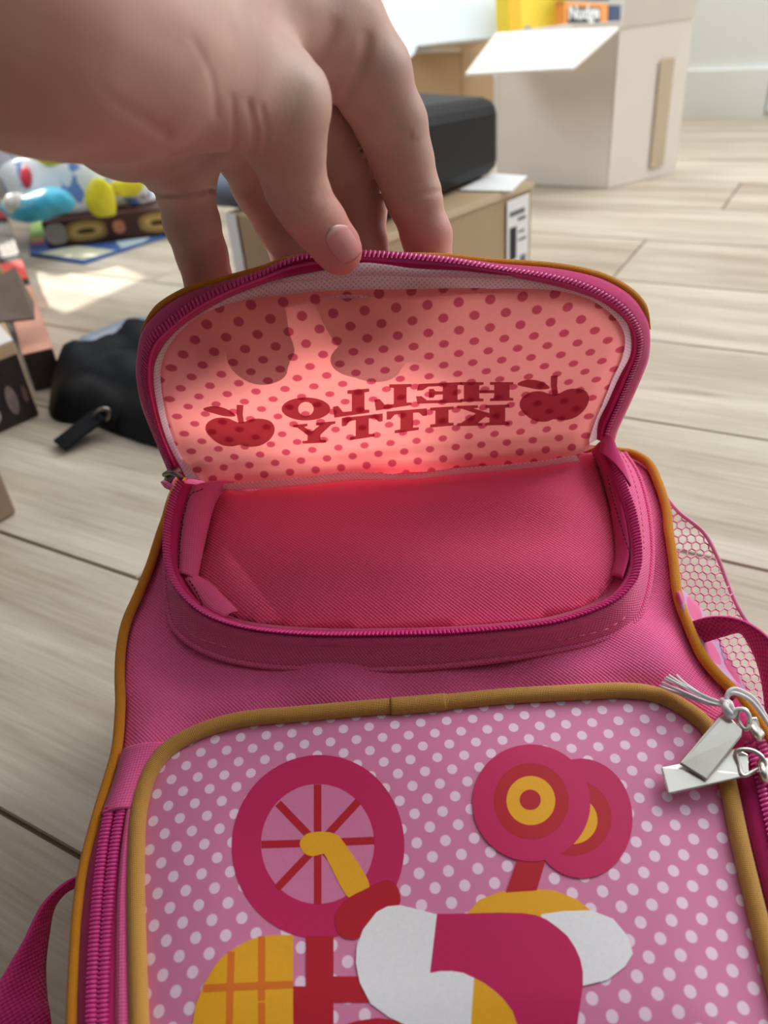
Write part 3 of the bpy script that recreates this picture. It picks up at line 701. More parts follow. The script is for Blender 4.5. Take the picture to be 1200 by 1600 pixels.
# ------------------------------------------------------------------ hinge fold right, sliders, pulls
strip('corner_fold', [(935, 706), (940, 690), (947, 680)], [(985, 760), (975, 728), (962, 700)], .017, .017, M['tape'], n=20, mid=.003, thick=.001)
hs = np.array(bp(270, 742, .021))
sl = tube('pocket_zipper_slider', resample([bp(262, 752, .020), bp(268, 742, .022), bp(280, 733, .022)], 10), .0024, M['darksteel'], bag, seg=10, flat=.7)
tube('pocket_zipper_pull', resample([bp(257, 742, .023), bp(265, 738, .026), bp(276, 741, .026), bp(284, 747, .023)], 12), .0014, M['darksteel'], bag, seg=8)
def puller(name, px, h0s, t, label):
    P = [bp(x, y, hh) for (x, y), hh in zip(px, h0s)]
    o = prism(name, np.array(P), t, M['steel'], bag, .0006, up=BN); o['label'] = label; return o
puller('zipper_pull', [(1043, 1243), (1032, 1200), (1058, 1195), (1148, 1170), (1168, 1180), (1170, 1214)], [.007, .007, .007, .0085, .009, .009], .0012, 'brushed metal pull lying across the tan piping')
puller('zipper_pull', [(1103, 1221), (1060, 1194), (1121, 1122), (1134, 1116), (1159, 1142), (1158, 1152)], [.0095, .0095, .013, .013, .013, .0125], .0013, 'brushed metal pull tied with white thread')
# pull eyes
def wire(name, px, r, par=None, mat=None, n=40, closed=False):
    P = resample([bp(x, y, h) for x, y, h in px], n, closed); return tube(name, P, r, mat or M['steel'], par or bag, closed, 8)
wire('pull_eye', [(1150, 1176, .011), (1160, 1171, .012), (1176, 1173, .012), (1190, 1182, .012), (1194, 1195, .011), (1176, 1206, .010), (1160, 1212, .010), (1155, 1196, .010)], .0009, closed=True, n=50)
wire('pull_eye', [(1154, 1128, .0135), (1152, 1114, .015), (1160, 1107, .016), (1168, 1113, .016), (1172, 1126, .015), (1166, 1140, .014)], .0009, closed=True)
def sliderbody(cx, cy, ang, h):
    a = math.radians(ang); P = [(16, -9), (19, 0), (14, 11), (0, 8), (-14, 12), (-19, 0), (-15, -10), (0, -7)]
    px = [(cx+x*math.cos(a)-y*math.sin(a), cy+x*math.sin(a)+y*math.cos(a)) for x, y in P]
    prism('zipper_slider', np.array([bp(x, y, h) for x, y in px]), .0032, M['steel'], bag, .0009, up=BN)
    P2 = [(14, 4), (14, -4), (-12, -4), (-12, 4)]
    wire('slider_bridge', [(cx+t*16*math.cos(a), cy+t*16*math.sin(a), h+.0034+.003*(1-t*t)) for t in (-1, -.6, 0, .6, 1)], .0013, n=16)
sliderbody(1178, 1142, 62, .0062); sliderbody(1192, 1206, 75, .0062)
# thread
thr = [[(1030, 1071, .009), (1060, 1084, .010), (1100, 1098, .012), (1132, 1104, .015)], [(1033, 1073, .011), (1063, 1083, .011), (1102, 1094, .013), (1133, 1102, .016)],
       [(1038, 1061, .009), (1070, 1074, .011), (1104, 1090, .013), (1131, 1100, .016)], [(1045, 1055, .010), (1072, 1072, .012), (1105, 1089, .014), (1132, 1099, .016)], [(1057, 1055, .009), (1073, 1069, .011), (1106, 1091, .013), (1132, 1100, .015)],
       [(1040, 1058, .012), (1074, 1076, .012), (1104, 1093, .013), (1133, 1103, .015)], [(1034, 1066, .010), (1066, 1080, .012), (1103, 1096, .014), (1133, 1104, .016)]]
V = []; Fc = []
for t_ in thr:
    v, f, _ = tube('', resample([bp(*p) for p in t_], 20), .00055, None, seg=6, build=False); o_ = len(V); V += v; Fc += [tuple(i+o_ for i in q_) for q_ in f]
tag(mesh('thread_tassel', V, Fc, M['thread_w'], bag), 'frayed white thread ends')
wire('thread_knot', [(1128, 1094, .016), (1136, 1100, .018), (1133, 1108, .017), (1140, 1110, .017), (1142, 1102, .018), (1136, 1096, .017), (1134, 1106, .0185), (1143, 1116, .0165)], .0012, mat=M['thread_w'])
wire('thread_loop', [(1136, 1102, .017), (1135, 1090, .018), (1139, 1080, .019), (1148, 1076, .019), (1160, 1080, .018), (1176, 1090, .016), (1190, 1108, .012), (1204, 1130, .010), (1225, 1150, .006)], .0008, mat=M['thread_w'], n=60)
wire('thread_loop', [(1134, 1100, .017), (1138, 1087, .018), (1147, 1083, .019), (1160, 1087, .018), (1174, 1096, .016), (1190, 1116, .012), (1206, 1140, .010)], .0008, mat=M['thread_w'], n=60)
wire('thread_loop', [(1143, 1114, .017), (1152, 1108, .018), (1162, 1109, .018), (1170, 1117, .017), (1170, 1130, .015)], .0008, mat=M['thread_w'], n=40)
wire('thread_loop', [(1130, 1104, .017), (1136, 1116, .0165), (1143, 1121, .0160), (1148, 1112, .0165), (1141, 1104, .018)], .0010, mat=M['thread_w'], n=40)

# ------------------------------------------------------------------ straps, side mesh pocket
def ribbon(name, A, B, mat, n=80, thick=.0014, bul=.0):
    a = resample([at(*p) for p in A], n); b = resample([at(*p) for p in B], n)
    return loft(name, [blend(a, b, t, bul, camdir) for t in (0, .25, .5, .75, 1)], mat, bag, thick=thick)
ribbon('carry_strap', [(128, 1366, .345), (100, 1381, .338), (66, 1415, .327), (38, 1470, .315), (18, 1503, .308), (-10, 1550, .300), (-60, 1640, .29), (-90, 1720, .29)],
       [(128, 1383, .345), (103, 1394, .340), (84, 1418, .335), (76, 1455, .330), (70, 1510, .322), (73, 1560, .312), (80, 1600, .305), (90, 1720, .30)], M['webbing'])
ribbon('side_strap', [(1078, 972, .352), (1098, 966, .348), (1122, 963, .343), (1151, 967, .338), (1178, 979, .334), (1204, 1001, .330), (1225, 1040, .328), (1240, 1110, .328)],
       [(1088, 1008, .352), (1108, 1001, .350), (1130, 994, .346), (1156, 988, .342), (1170, 1005, .340), (1184, 1037, .338), (1193, 1080, .336), (1198, 1140, .336)], M['webbing'])
# lilac patterned side gusset seen beyond the orange piping
def mk_lilac():
    q = NT('lilac_dotted_side'); _, u, v = q.uv(); f = dot_mask(q, u, v, .02, .3, .03)
    q.l(q.mix(f, lin((196, 150, 190)), lin((222, 96, 150))), q.b.inputs['Base Color']); q.b.inputs['Roughness'].default_value = .6; q.bump(weave_h(q, .0014), .4, .0001); return q.m
M['lilac'] = mk_lilac()
ribbon('patterned_side_panel', [(1058, 925, .357), (1074, 975, .350), (1094, 1020, .344), (1116, 1049, .341), (1139, 1072, .338), (1168, 1104, .333), (1201, 1151, .327)],
       [(1064, 922, .365), (1092, 950, .364), (1118, 990, .363), (1140, 1030, .362), (1160, 1068, .361), (1180, 1105, .356), (1215, 1155, .35)], M['lilac'])
# net pocket: hexagonal yarn mesh bulging from the side down to the floor
net = [(1044, 782), (1062, 803), (1098, 832), (1119, 868), (1134, 905), (1148, 940), (1166, 972), (1190, 1004), (1215, 1040), (1240, 1100), (1240, 1180), (1196, 1160), (1180, 1108), (1150, 1050), (1120, 1005), (1092, 960), (1066, 930), (1056, 880), (1048, 830)]
npoly = resample([(*p, 0) for p in net], 100, True)[:, :2]
def netpt(x, y):
    t = np.clip((x-1045-(y-782)*.2)/120, 0, 1)
    z = .402-.00022*(y-800)+.028*t*t+.004*math.sin(x*.11+y*.02)*math.sin(y*.045+x*.03)*t
    p = at(x, y, z); lim = onz(x, y, .003)
    return p if p[2] > .003 else lim
segs = set(); hv = {}
s_ = 7.6; hx = s_*math.sqrt(3)
def key(p): return (round(p[0], 1), round(p[1], 1))
for j in range(-2, 60):
    for i in range(-2, 22):
        cx = 1040+i*hx+(j % 2)*hx/2; cy = 775+j*s_*1.5
        c = [(cx+s_*math.sin(math.pi/3*k), cy+s_*math.cos(math.pi/3*k)) for k in range(6)]
        for k in range(6):
            a, b = c[k], c[(k+1) % 6]; mx_ = np.array([[(a[0]+b[0])/2, (a[1]+b[1])/2]])
            if inside(mx_, npoly)[0]:
                ka, kb = key(a), key(b)
                if ka != kb: segs.add((min(ka, kb), max(ka, kb)))
V = []; Fc = []
def netwarp(k):
    x, y = k; c, s = math.cos(.35), math.sin(.35); x0, y0 = 1120, 960
    return x+1.6*math.sin(y*.09), y+1.6*math.sin(x*.08)
for a, b in sorted(segs):
    pa, pb = netpt(*netwarp(a)), netpt(*netwarp(b)); d = pb-pa; L = np.linalg.norm(d)
    if L < 1e-6: continue
    d /= L; u1 = np.cross(d, F); u1 /= np.linalg.norm(u1)+1e-9; u2 = np.cross(d, u1); k = len(V)
    for p in (pa-d*.0001, pb+d*.0001):
        for (x_, y_) in ((1, 0), (0, 1), (-1, 0), (0, -1)): V.append(p+(u1*x_+u2*y_)*.00042)
    Fc += [(k+i, k+(i+1) % 4, k+4+(i+1) % 4, k+4+i) for i in range(4)]
tag(mesh('net_pocket', V, Fc, M['pinkmesh'], bag, True), 'pink hexagonal net side pocket', kind='stuff')
tube('net_pocket_hem', resample([netpt(x, y)+np.array([0, 0, .0005]) for x, y in net[:11]], 80), .0011, M['pinkmesh'], bag, seg=6)

# ================================================================== HAND (one continuous surface from a smooth signed distance field)
def hp_(x, y, z): return at(x, y, z)
def cap(P, a, b, ra, rb):
    ab = b-a; t = np.clip(((P-a)@ab)/(ab@ab), 0, 1); return np.linalg.norm(P-(a+t[:, None]*ab), axis=1)-(ra+(rb-ra)*t)
def smin(a, b, k):
    h = np.clip(.5+.5*(b-a)/k, 0, 1); return b*(1-h)+a*h-k*h*(1-h)
def J(x, y, z, r): return (at(x, y, z), r)
PALM = [[J(-560, -420, .165, .034), J(-60, -60, .185, .029), J(60, 20, .20, .028)],                       # forearm and wrist
        [J(40, 40, .205, .025), J(190, 182, .275, .0185), J(268, 232, .312, .0150)],                       # little-finger side
        [J(60, 20, .21, .026), J(345, 170, .312, .0165)], [J(80, -20, .215, .026), J(430, 90, .312, .0170)],
        [J(90, -60, .22, .026), J(512, 35, .300, .0185)],                                                  # index side
        [J(60, 30, .20, .026), J(200, 66, .222, .0255), J(300, 100, .245, .0215), J(415, 160, .265, .0165)]]   # ball of the thumb
FING = [[J(400, 135, .262, .0150), J(448, 160, .268, .0138), J(448, 225, .279, .0128), J(462, 290, .291, .0106), J(477, 322, .297, .0098), J(500, 352, .305, .0096), J(526, 386, .313, .0084), J(532, 396, .315, .0076)],
        [J(512, 35, .298, .0185), J(575, 115, .312, .0160), J(612, 195, .326, .0136), J(628, 250, .334, .0122), J(645, 305, .341, .0112), J(667, 370, .348, .0100), J(674, 425, .351, .0090), J(676, 440, .351, .008)],
        [J(430, 95, .315, .016), J(505, 185, .338, .0125), J(548, 265, .350, .0130), J(562, 325, .356, .0112), J(568, 388, .357, .0102), J(576, 440, .357, .0092), J(580, 465, .357, .0082)],
        [J(345, 180, .318, .0150), J(383, 235, .340, .0125), J(408, 290, .356, .0121), J(437, 345, .366, .0110), J(464, 405, .368, .0104), J(488, 460, .364, .0096), J(497, 488, .364, .0088)],
        [J(270, 235, .312, .0150), J(288, 290, .328, .0116), J(300, 350, .342, .0110), J(316, 400, .352, .0104), J(328, 448, .357, .0098), J(345, 485, .360, .0093), J(353, 508, .362, .0084)]]
CREASE = []          # (points, width, depth)
def cr(px, wd, dp): CREASE.append((np.array(px, float), wd, dp))
def crease_px(P):    # pixel coordinates of points, for folds that lie on the visible skin
    d = P-CAM; z = d@F; return np.stack([600+FPX*(d@R)/z, 800-FPX*(d@U)/z], 1)
def chain(P, c, k):
    d = None
    for (a, ra), (b, rb) in zip(c[:-1], c[1:]):
        q = cap(P, a, b, ra, rb); d = q if d is None else smin(d, q, k)
    return d
CR = [  # px polyline, half width px, depth m, z centre
    ([(168, 60), (150, 110), (180, 158), (222, 186), (258, 206)], 11, .0013, .25), ([(120, 190), (175, 205), (215, 204)], 7, .0006, .26),
    ([(228, 288), (256, 272), (270, 258)], 6, .0007, .30), ([(240, 304), (290, 303), (332, 297)], 5, .0012, .33),
    ([(362, 150), (366, 200), (364, 238)], 5, .0007, .27), ([(388, 160), (398, 205), (396, 232)], 6, .0008, .27), ([(408, 168), (416, 205), (412, 236)], 5, .0005, .27), ([(300, 60), (330, 120), (338, 180)], 6, .0004, .24), ([(470, 300), (490, 306), (505, 296)], 4, .0004, .29),
    ([(462, 322), (482, 336), (500, 326), (512, 306)], 5, .0006, .29), ([(468, 312), (488, 322), (503, 308)], 4, .0004, .29),
    ([(585, 232), (612, 222), (640, 212)], 5, .0007, .33), ([(592, 240), (622, 228), (650, 220)], 4, .0004, .33), ([(630, 312), (655, 304), (688, 300)], 4, .0005, .34), ([(538, 290), (565, 275), (582, 268)], 5, .0007, .35),
    ([(532, 165), (552, 132), (566, 96), (572, 60)], 11, .0012, .31), ([(487, 108), (505, 75), (520, 40)], 12, .0008, .30),
    ([(284, 372), (312, 376), (340, 372)], 4, .0005, .35), ([(405, 355), (430, 352), (448, 340)], 4, .0005, .36)]
def sdf(P, fine=False):
    d = None
    for c in PALM:
        q = chain(P, c, .010); d = q if d is None else smin(d, q, .016)
    ds = [chain(P, c, .005) for c in FING]
    fing = None
    for i, q in enumerate(ds):
        kk = .010 if i else .008
        w_ = smin(d, q, kk); fing = w_ if fing is None else np.minimum(fing, w_)
    # soft web between neighbouring fingers only where they meet the palm
    r = fing
    if fine:
        pxy = crease_px(P); zc = (P-CAM)@F
        r = r.copy()
        for pts, wd, dp, zc0 in CR:
            q = resample([(*p, 0) for p in pts], 10)[:, :2]
            m_ = np.where(((pxy > q.min(0)-3*wd) & (pxy < q.max(0)+3*wd)).all(1))[0]
            if not len(m_): continue
            dd = polydist(pxy[m_], q, False)
            r[m_] += dp*np.exp(-(dd/wd)**2)*np.exp(-((zc[m_]-zc0+.012)/.03)**2)
        r = r+.00012*np.sin(P[:, 0]*210+2*np.sin(P[:, 2]*140))*np.sin(P[:, 2]*190+P[:, 1]*160)
    return r
def sdfb(P, fine=False, B=200000):
    return np.concatenate([sdf(P[i:i+B], fine) for i in range(0, len(P), B)])
def surface_nets(lo, hi, h):
    nx, ny, nz = [int((hi[i]-lo[i])/h)+2 for i in range(3)]
    # coarse pass, fine values only near the surface
    c = 4; ax = [np.arange(0, n_+c, c) for n_ in (nx, ny, nz)]
    G = np.stack(np.meshgrid(*ax, indexing='ij'), -1).reshape(-1, 3); v = sdfb(lo+G*h)
    shp = [len(a) for a in ax]; near = (np.abs(v) < h*c*2.2).reshape(shp)
    val = np.repeat(np.repeat(np.repeat(v.reshape(shp), c, 0), c, 1), c, 2)[:nx, :ny, :nz].copy()
    nf = np.zeros((nx, ny, nz), bool)
    mk = np.repeat(np.repeat(np.repeat(near, c, 0), c, 1), c, 2)[:nx, :ny, :nz]
    for s0 in (0, c-1):
        for s1 in (0, c-1):
            for s2 in (0, c-1): nf |= np.pad(mk, ((0, s0), (0, s1), (0, s2)))[s0:, s1:, s2:]
    nf |= mk
    ii = np.argwhere(nf); val[nf] = sdfb(lo+ii*h)
    ins = val < 0
    corner = np.zeros((nx-1, ny-1, nz-1), int)
    for dx in (0, 1):
        for dy in (0, 1):
            for dz in (0, 1): corner += ins[dx:nx-1+dx, dy:ny-1+dy, dz:nz-1+dz]
    act = (corner > 0) & (corner < 8); idx = -np.ones(act.shape, int); cells = np.argwhere(act); idx[act] = np.arange(len(cells))
    Vt = lo+(cells+.5)*h; Fq = []
    for axs in range(3):
        sl0 = [slice(None)]*3; sl1 = [slice(None)]*3; sl0[axs] = slice(0, -1); sl1[axs] = slice(1, None)
        e = np.argwhere(ins[tuple(sl0)] != ins[tuple(sl1)]); b_, c_ = [(1, 2), (2, 0), (0, 1)][axs]
        e = e[(e[:, b_] > 0) & (e[:, c_] > 0) & (e[:, b_] < act.shape[b_]) & (e[:, c_] < act.shape[c_]) & (e[:, axs] < act.shape[axs])]
        fl_ = ins[tuple(e.T)]
        def cell(db, dc):
            q = e.copy(); q[:, b_] -= db; q[:, c_] -= dc; return idx[tuple(q.T)]
        quad = np.stack([cell(1, 1), cell(0, 1), cell(0, 0), cell(1, 0)], 1); quad[~fl_] = quad[~fl_][:, ::-1]
        Fq.append(quad[(quad >= 0).all(1)])
    return Vt, np.vstack(Fq)
def project(Vt, it, fine):
    e = .0004
    for _ in range(it):
        d = sdfb(Vt, fine); g_ = np.stack([sdfb(Vt+np.eye(3)[k]*e, fine)-d for k in range(3)], 1)/e
        n2 = (g_**2).sum(1)+1e-6; Vt = Vt-(d/n2)[:, None]*g_*.9
    return Vt
allp = np.array([p for c in PALM+FING for p, r in c]); lo = allp.min(0)-.04; hi = allp.max(0)+.04; lo[0] = max(lo[0], -.26)
hv_, hf_ = surface_nets(lo, hi, .0022)
hv_ = project(hv_, 2, False)
# one linear subdivision, then settle on the detailed field
bmv = bpy.data.meshes.new('tmp'); bmv.from_pydata([tuple(v) for v in hv_], [], [tuple(int(i) for i in f) for f in hf_])
import bmesh
bm = bmesh.new(); bm.from_mesh(bmv); bmesh.ops.subdivide_edges(bm, edges=bm.edges[:], cuts=1, use_grid_fill=True); bm.verts.ensure_lookup_table()
hv_ = np.array([v.co for v in bm.verts]); hf_ = [tuple(v.index for v in f.verts) for f in bm.faces]; bm.free(); bpy.data.meshes.remove(bmv)
hv_ = project(hv_, 2, True)
print('hand verts', len(hv_))
def mk_skin():
    q = NT('skin'); nz = q.noise(35, 4); n2 = q.noise(9, 2)
    c = q.mix(q.rng(nz, .35, .7), lin((188, 152, 138)), lin((202, 168, 152)))
    c = q.mix(q.rng(n2, .45, .7, 0, .4), c, lin((202, 140, 126)))
    tipm = q.n('ShaderNodeUVMap', uv_map='UVMap'); sp = q.n('ShaderNodeSeparateXYZ'); q.l(tipm.outputs[0], sp.inputs[0])
    c = q.mix(q.math('MULTIPLY', sp.outputs[0], .55), c, lin((226, 112, 108)))
    q.l(c, q.b.inputs['Base Color']); q.b.inputs['Roughness'].default_value = .5
    q.b.inputs['Subsurface Weight'].default_value = .2; q.b.inputs['Subsurface Radius'].default_value = (1., .35, .2); q.b.inputs['Subsurface Scale'].default_value = .004
    f = q.noise(700, 3); q.bump(f, .25, .0003); q.b.inputs['Specular IOR Level'].default_value = .35
    return q.m
M['skin'] = mk_skin()
tips = [c[-1][0] for c in FING]
red = np.zeros(len(hv_))
for t_ in tips: red = np.maximum(red, np.exp(-(np.linalg.norm(hv_-t_, axis=1)/.028)**2))
hroot = empty('person', at(100, 60, .22), 'bare hand and forearm from upper left, thumb and fingers pinching the pink flap', 'person')
tag(mesh('hand', hv_, hf_, M['skin'], hroot, True, np.stack([red, red], 1)), None)
# thumb nail: patch laid on the skin, found by marching along the view
def hit(x, y, z0=.24):
    d = ray(x, y); t = np.full(1, z0)
    for _ in range(60):
        v = sdf((CAM+d*t[0])[None], True)[0]; t = t+v*.8
        if abs(v) < 1e-5: break
    return CAM+d*t[0]
def mk_nail():
    q = NT('nail'); _, u, v = q.uv()
    lun = q.rng(v, .78, .92); edge = q.rng(v, .06, .0)
    c = q.mix(q.math('MULTIPLY', lun, .55), lin((214, 142, 140)), lin((238, 205, 198)))
    q.l(c, q.b.inputs['Base Color']); q.b.inputs['Roughness'].default_value = .28; q.b.inputs['Subsurface Weight'].default_value = .2; q.b.inputs['Subsurface Scale'].default_value = .002
    return q.m
M['nail'] = mk_nail()
V = []; UVn = []; Fc = []; nu, nv = 15, 17
nc = np.array((537., 381.)); ax_ = np.array((.56, .83)); px_ = np.array((.83, -.56))
for j in range(nv):
    v_ = j/(nv-1); 
    for i in range(nu):
        u_ = i/(nu-1)*2-1
        wv = 24*(1-.10*abs(2*v_-1))*(1-max(0, (v_-.8)/.2)**2*.35)*(1-max(0, (.22-v_)/.22)**2*.22)
        L_ = 31
        pp = nc+ax_*(1-2*v_)*L_*(1-.16*u_*u_)+px_*u_*wv
        p = hit(*pp); e = max(0, 1-abs(u_))**.4*max(0, min(1, 6*min(v_+.05, 1.05-v_)))
        V.append(p-F*(.0002+.0007*e)); UVn.append((u_, v_))
for j in range(nv-1):
    for i in range(nu-1): Fc.append((j*nu+i, j*nu+i+1, (j+1)*nu+i+1, (j+1)*nu+i))
o = mesh('nail', V, orient(V, Fc, -F), M['nail'], hroot, True, UVn); solid(o, .0006, -1)

# ================================================================== THINGS BEHIND, ON THE FLOOR
UPZ = np.array([0, 0, 1.])
def up(p, h): return np.asarray(p)+UPZ*h
def floor0(p): p = np.array(p, float); p[2] = 0; return p
M['card'] = plain('brown_cardboard', (192, 162, 126), .85, var=.04, scale=14)
M['cardgrey'] = plain('pale_grey_cardboard', (238, 230, 222), .85, var=.03, scale=14)
M['cardin'] = plain('white_lined_cardboard', (234, 230, 224), .8, var=.02, scale=14)
M['packtape'] = plain('brown_packing_tape', (206, 188, 160), .4, var=.03)
M['black'] = plain('black_plastic', (9, 11, 15), .42, var=.1, spec=.22)
M['blackcloth'] = plain('black_nylon', (10, 12, 20), .5, var=.15, spec=.25)
M['paper'] = plain('white_label_paper', (232, 234, 234), .6, var=.02)
M['ink'] = plain('black_ink', (40, 40, 44), .7)
def openbox(name, c, h, mat, label, t=.004):
    """c: four floor corners; walls, bottom as parts"""
    r = empty(name, floor0(np.mean(c, 0)), label, 'box')
    cm = np.mean(c, 0)
    for i in range(4):
        a, b = np.array(c[i]), np.array(c[(i+1) % 4]); n_ = np.cross(b-a, UPZ); n_ /= np.linalg.norm(n_)
        if n_@(cm-a) < 0: n_ = -n_
        e = (b-a)/np.linalg.norm(b-a)*t
        aa, bb2 = (a+e, b-e) if i % 2 else (a, b)
        prism('box_side', [aa+UPZ*.001, bb2+UPZ*.001, bb2+n_*t+UPZ*.001, aa+n_*t+UPZ*.001], h-.001, mat, r)
    cc = [cm+(np.array(p)-cm)*.94 for p in c]; prism('box_bottom', [up(p, .001) for p in cc], .003, mat, r)
    return r
def patch(name, quad, t, mat, parent): return slab(name, quad, t, mat, parent)
# big open carton on the right
C0, C1, C2 = onz(950, 295), onz(1055, 270), onz(776, 286); C3 = C1+C2-C0
Z0 = (C0-CAM)@F
hb = .258
big = openbox('cardboard_box', [C0, C1, C3, C2], hb, M['cardgrey'], 'large open pale cardboard box standing near the white wall, one flap hanging outward')
T0, T1, T2, T3 = [up(p, hb) for p in (C0, C1, C3, C2)]
T2, T3 = T3, T2        # T2 = left corner, T3 = back corner
inn = .0
patch('box_flap', [T0, T2, at(727, 117, (T2-CAM)@F-.09), at(895, 108, (T0-CAM)@F-.09)], .004, M['cardin'], big)['label'] = 'flap hanging outward, pale inner side up'
nr = np.cross(T1-T0, UPZ); nr /= np.linalg.norm(nr)
patch('box_flap', [T0, T1, T1+UPZ*.13+nr*.03+(T1-T0)*.03, T0+UPZ*.13+nr*.03-(T1-T0)*.03], .004, M['cardgrey'], big)['label'] = 'right flap standing upright'
patch('box_flap', [T3+(T1-T2)*.04, T2+(T1-T2)*.04, T2-UPZ*.10+(T1-T2)*.06, T3-UPZ*.10+(T1-T2)*.06], .004, M['cardin'], big)
mA = C0*.42+C1*.58; mB = C0*.22+C1*.78
patch('tape_strip', [up(mA, .02)+nr*.003, up(mB, .02)+nr*.003, up(mB, .20)+nr*.003, up(mA, .20)+nr*.003], .0008, M['packtape'], big)['label'] = 'brown packing tape strip'
mid = (T0+T3)/2
def inbox(name, px, z, depth, mat, label, cat):
    """upright packet inside the big carton: front quad from photo points at depth z, thickness away from the camera"""
    q = [at(x, y, z) for x, y in px]; bk = np.array([-.35, .93, 0])*depth
    V = q+[p+bk for p in q]; n = len(q)
    Fc = [tuple(range(n)), tuple(range(n, 2*n))[::-1]]+[(i, n+i, n+(i+1) % n, (i+1) % n) for i in range(n)]
    r = empty(name, np.mean(q, 0), label, cat)
    o = mesh('carton', V, Fc, mat, r, False); return r, q
M['yellowbox'] = plain('yellow_card', (246, 216, 50), .5, var=.03)
M['yellowdeep'] = plain('deep_yellow_card', (236, 186, 10), .5, var=.03)
M['orangebox'] = plain('orange_card', (232, 150, 66), .5, var=.04)
M['bluebox'] = plain('dark_blue_card', (52, 66, 100), .5)
M['darkcard'] = plain('dark_print_card', (60, 52, 48), .5, var=.2)
yb, yq = inbox('yellow_box', [(800, 150), (884, 140), (886, -70), (790, -62)], Z0+.17, .05, M['yellowbox'], 'bright yellow box standing inside the large open cardboard box', 'box')
patch('side_stripe', [at(801, 140, Z0+.168), at(816, 138, Z0+.168), at(811, -66, Z0+.168), at(791, -64, Z0+.168)], .001, M['yellowdeep'], yb)['label'] = 'deep yellow stripe down the left side'
ob, oq = inbox('orange_box', [(880, 120), (947, 112), (950, 6), (882, 2)], Z0+.11, .035, M['orangebox'], 'orange game box with fat white lettering, inside the large open cardboard box', 'box')
bbx, _ = inbox('blue_box', [(948, 112), (966, 110), (970, 8), (951, 8)], Z0+.115, .03, M['bluebox'], 'narrow dark blue box squeezed right of the orange game box', 'box')
dk, _ = inbox('dark_box', [(878, -2), (952, 1), (953, -40), (880, -44)], Z0+.108, .035, M['darkcard'], 'dark printed box lying on top of the orange game box', 'box')
gp, _ = inbox('grey_packet', [(812, 100), (846, 96), (842, 50), (826, 40), (812, 54)], Z0+.13, .01, plain('silver_foil', (150, 158, 160), .4, var=.2), 'small grey pointed packet in front of the bright yellow box', 'packet')
def text(name, body, origin, ex, ey, size, mat, parent, bold=0.0, ext=.0006):
    cu = bpy.data.curves.new('t', 'FONT'); cu.body = body; cu.size = 1; cu.offset = bold; cu.extrude = .02; cu.resolution_u = 3
    to = bpy.data.objects.new('t', cu); COL.objects.link(to); bpy.context.view_layer.update()
    me = bpy.data.meshes.new_from_object(to.evaluated_get(bpy.context.evaluated_depsgraph_get()))
    vv = np.array([v.co for v in me.vertices]); ff = [tuple(p.vertices) for p in me.polygons]
    bpy.data.objects.remove(to); bpy.data.meshes.remove(me)
    w0 = vv[:, 0].max()-vv[:, 0].min(); h0_ = vv[:, 1].max()-vv[:, 1].min()
    n_ = np.cross(ex, ey); n_ /= np.linalg.norm(n_)
    V = [origin+np.array(ex)*((a-vv[:, 0].min())/w0)+np.array(ey)*((b-vv[:, 1].min())/h0_)+n_*(c/.02*ext) for a, b, c in vv]
    return mesh(name, V, ff, mat, parent, False)
o1, o2, o3 = at(889, 38, Z0+.106), at(936, 36, Z0+.106), at(890, 9, Z0+.106)
patch('lettering_outline', [at(887, 40, Z0+.1085), at(937, 38, Z0+.1085), at(938, 12, Z0+.1085), at(889, 10, Z0+.1085)], .0006, M['ink'], ob)  # dark printed outline behind the white letters
text('lettering', 'Nudge', o1, o2-o1, o3-o1, 1, M['paper'], ob, .03)

# brown carton left of it with a white lid
z2 = 1.80
K0 = floor0(at(722, 78, z2)); K1 = floor0(at(772, 62, z2+.17)); K2 = floor0(at(520, 98, z2-.02)); kh = at(722, 78, z2)[2]
if K1@K1 < 0: pass
b2 = openbox('cardboard_box', [K0, K1, K1+K2-K0, K2], kh, M['card'], 'brown cardboard box behind the black case, its white lid hanging over the front')
lid = [(600, -60), (800, -60), (786, 58), (700, 66), (652, 72), (646, 86), (637, 93), (628, 84), (622, 72), (604, 68)]
slab('box_lid', [at(x, y, z2-.02-(y+60)*.0002) for x, y in lid], .004, plain('bluish_white_card', (222, 234, 240), .6, var=.01), b2)['label'] = 'white lid with a small tab'
slab('box_flap', [at(600, 70, z2-.025), at(716, 76, z2-.03), at(722, 80, z2-.01), at(600, 84, z2-.03)], .003, M['cardin'], b2)
b3 = empty('patterned_box', floor0(at(585, 60, 2.0)), 'dark ochre patterned box at the top edge beside the raised index finger', 'box')
prism('carton', [floor0(at(548, 62, 2.0)), floor0(at(604, 60, 1.95)), floor0(at(604, 60, 1.95))+np.array([.03, .1, 0]), floor0(at(548, 62, 2.0))+np.array([.03, .1, 0])], at(585, 14, 2.0)[2], plain('ochre_pattern_card', (126, 98, 50), .5, var=.9, scale=30), b3)
slab('white_leaflet', [at(552, -30, 1.93), at(610, -30, 1.9), at(602, 30, 1.88), (at(562, 12, 1.92))], .003, M['cardin'], b3)

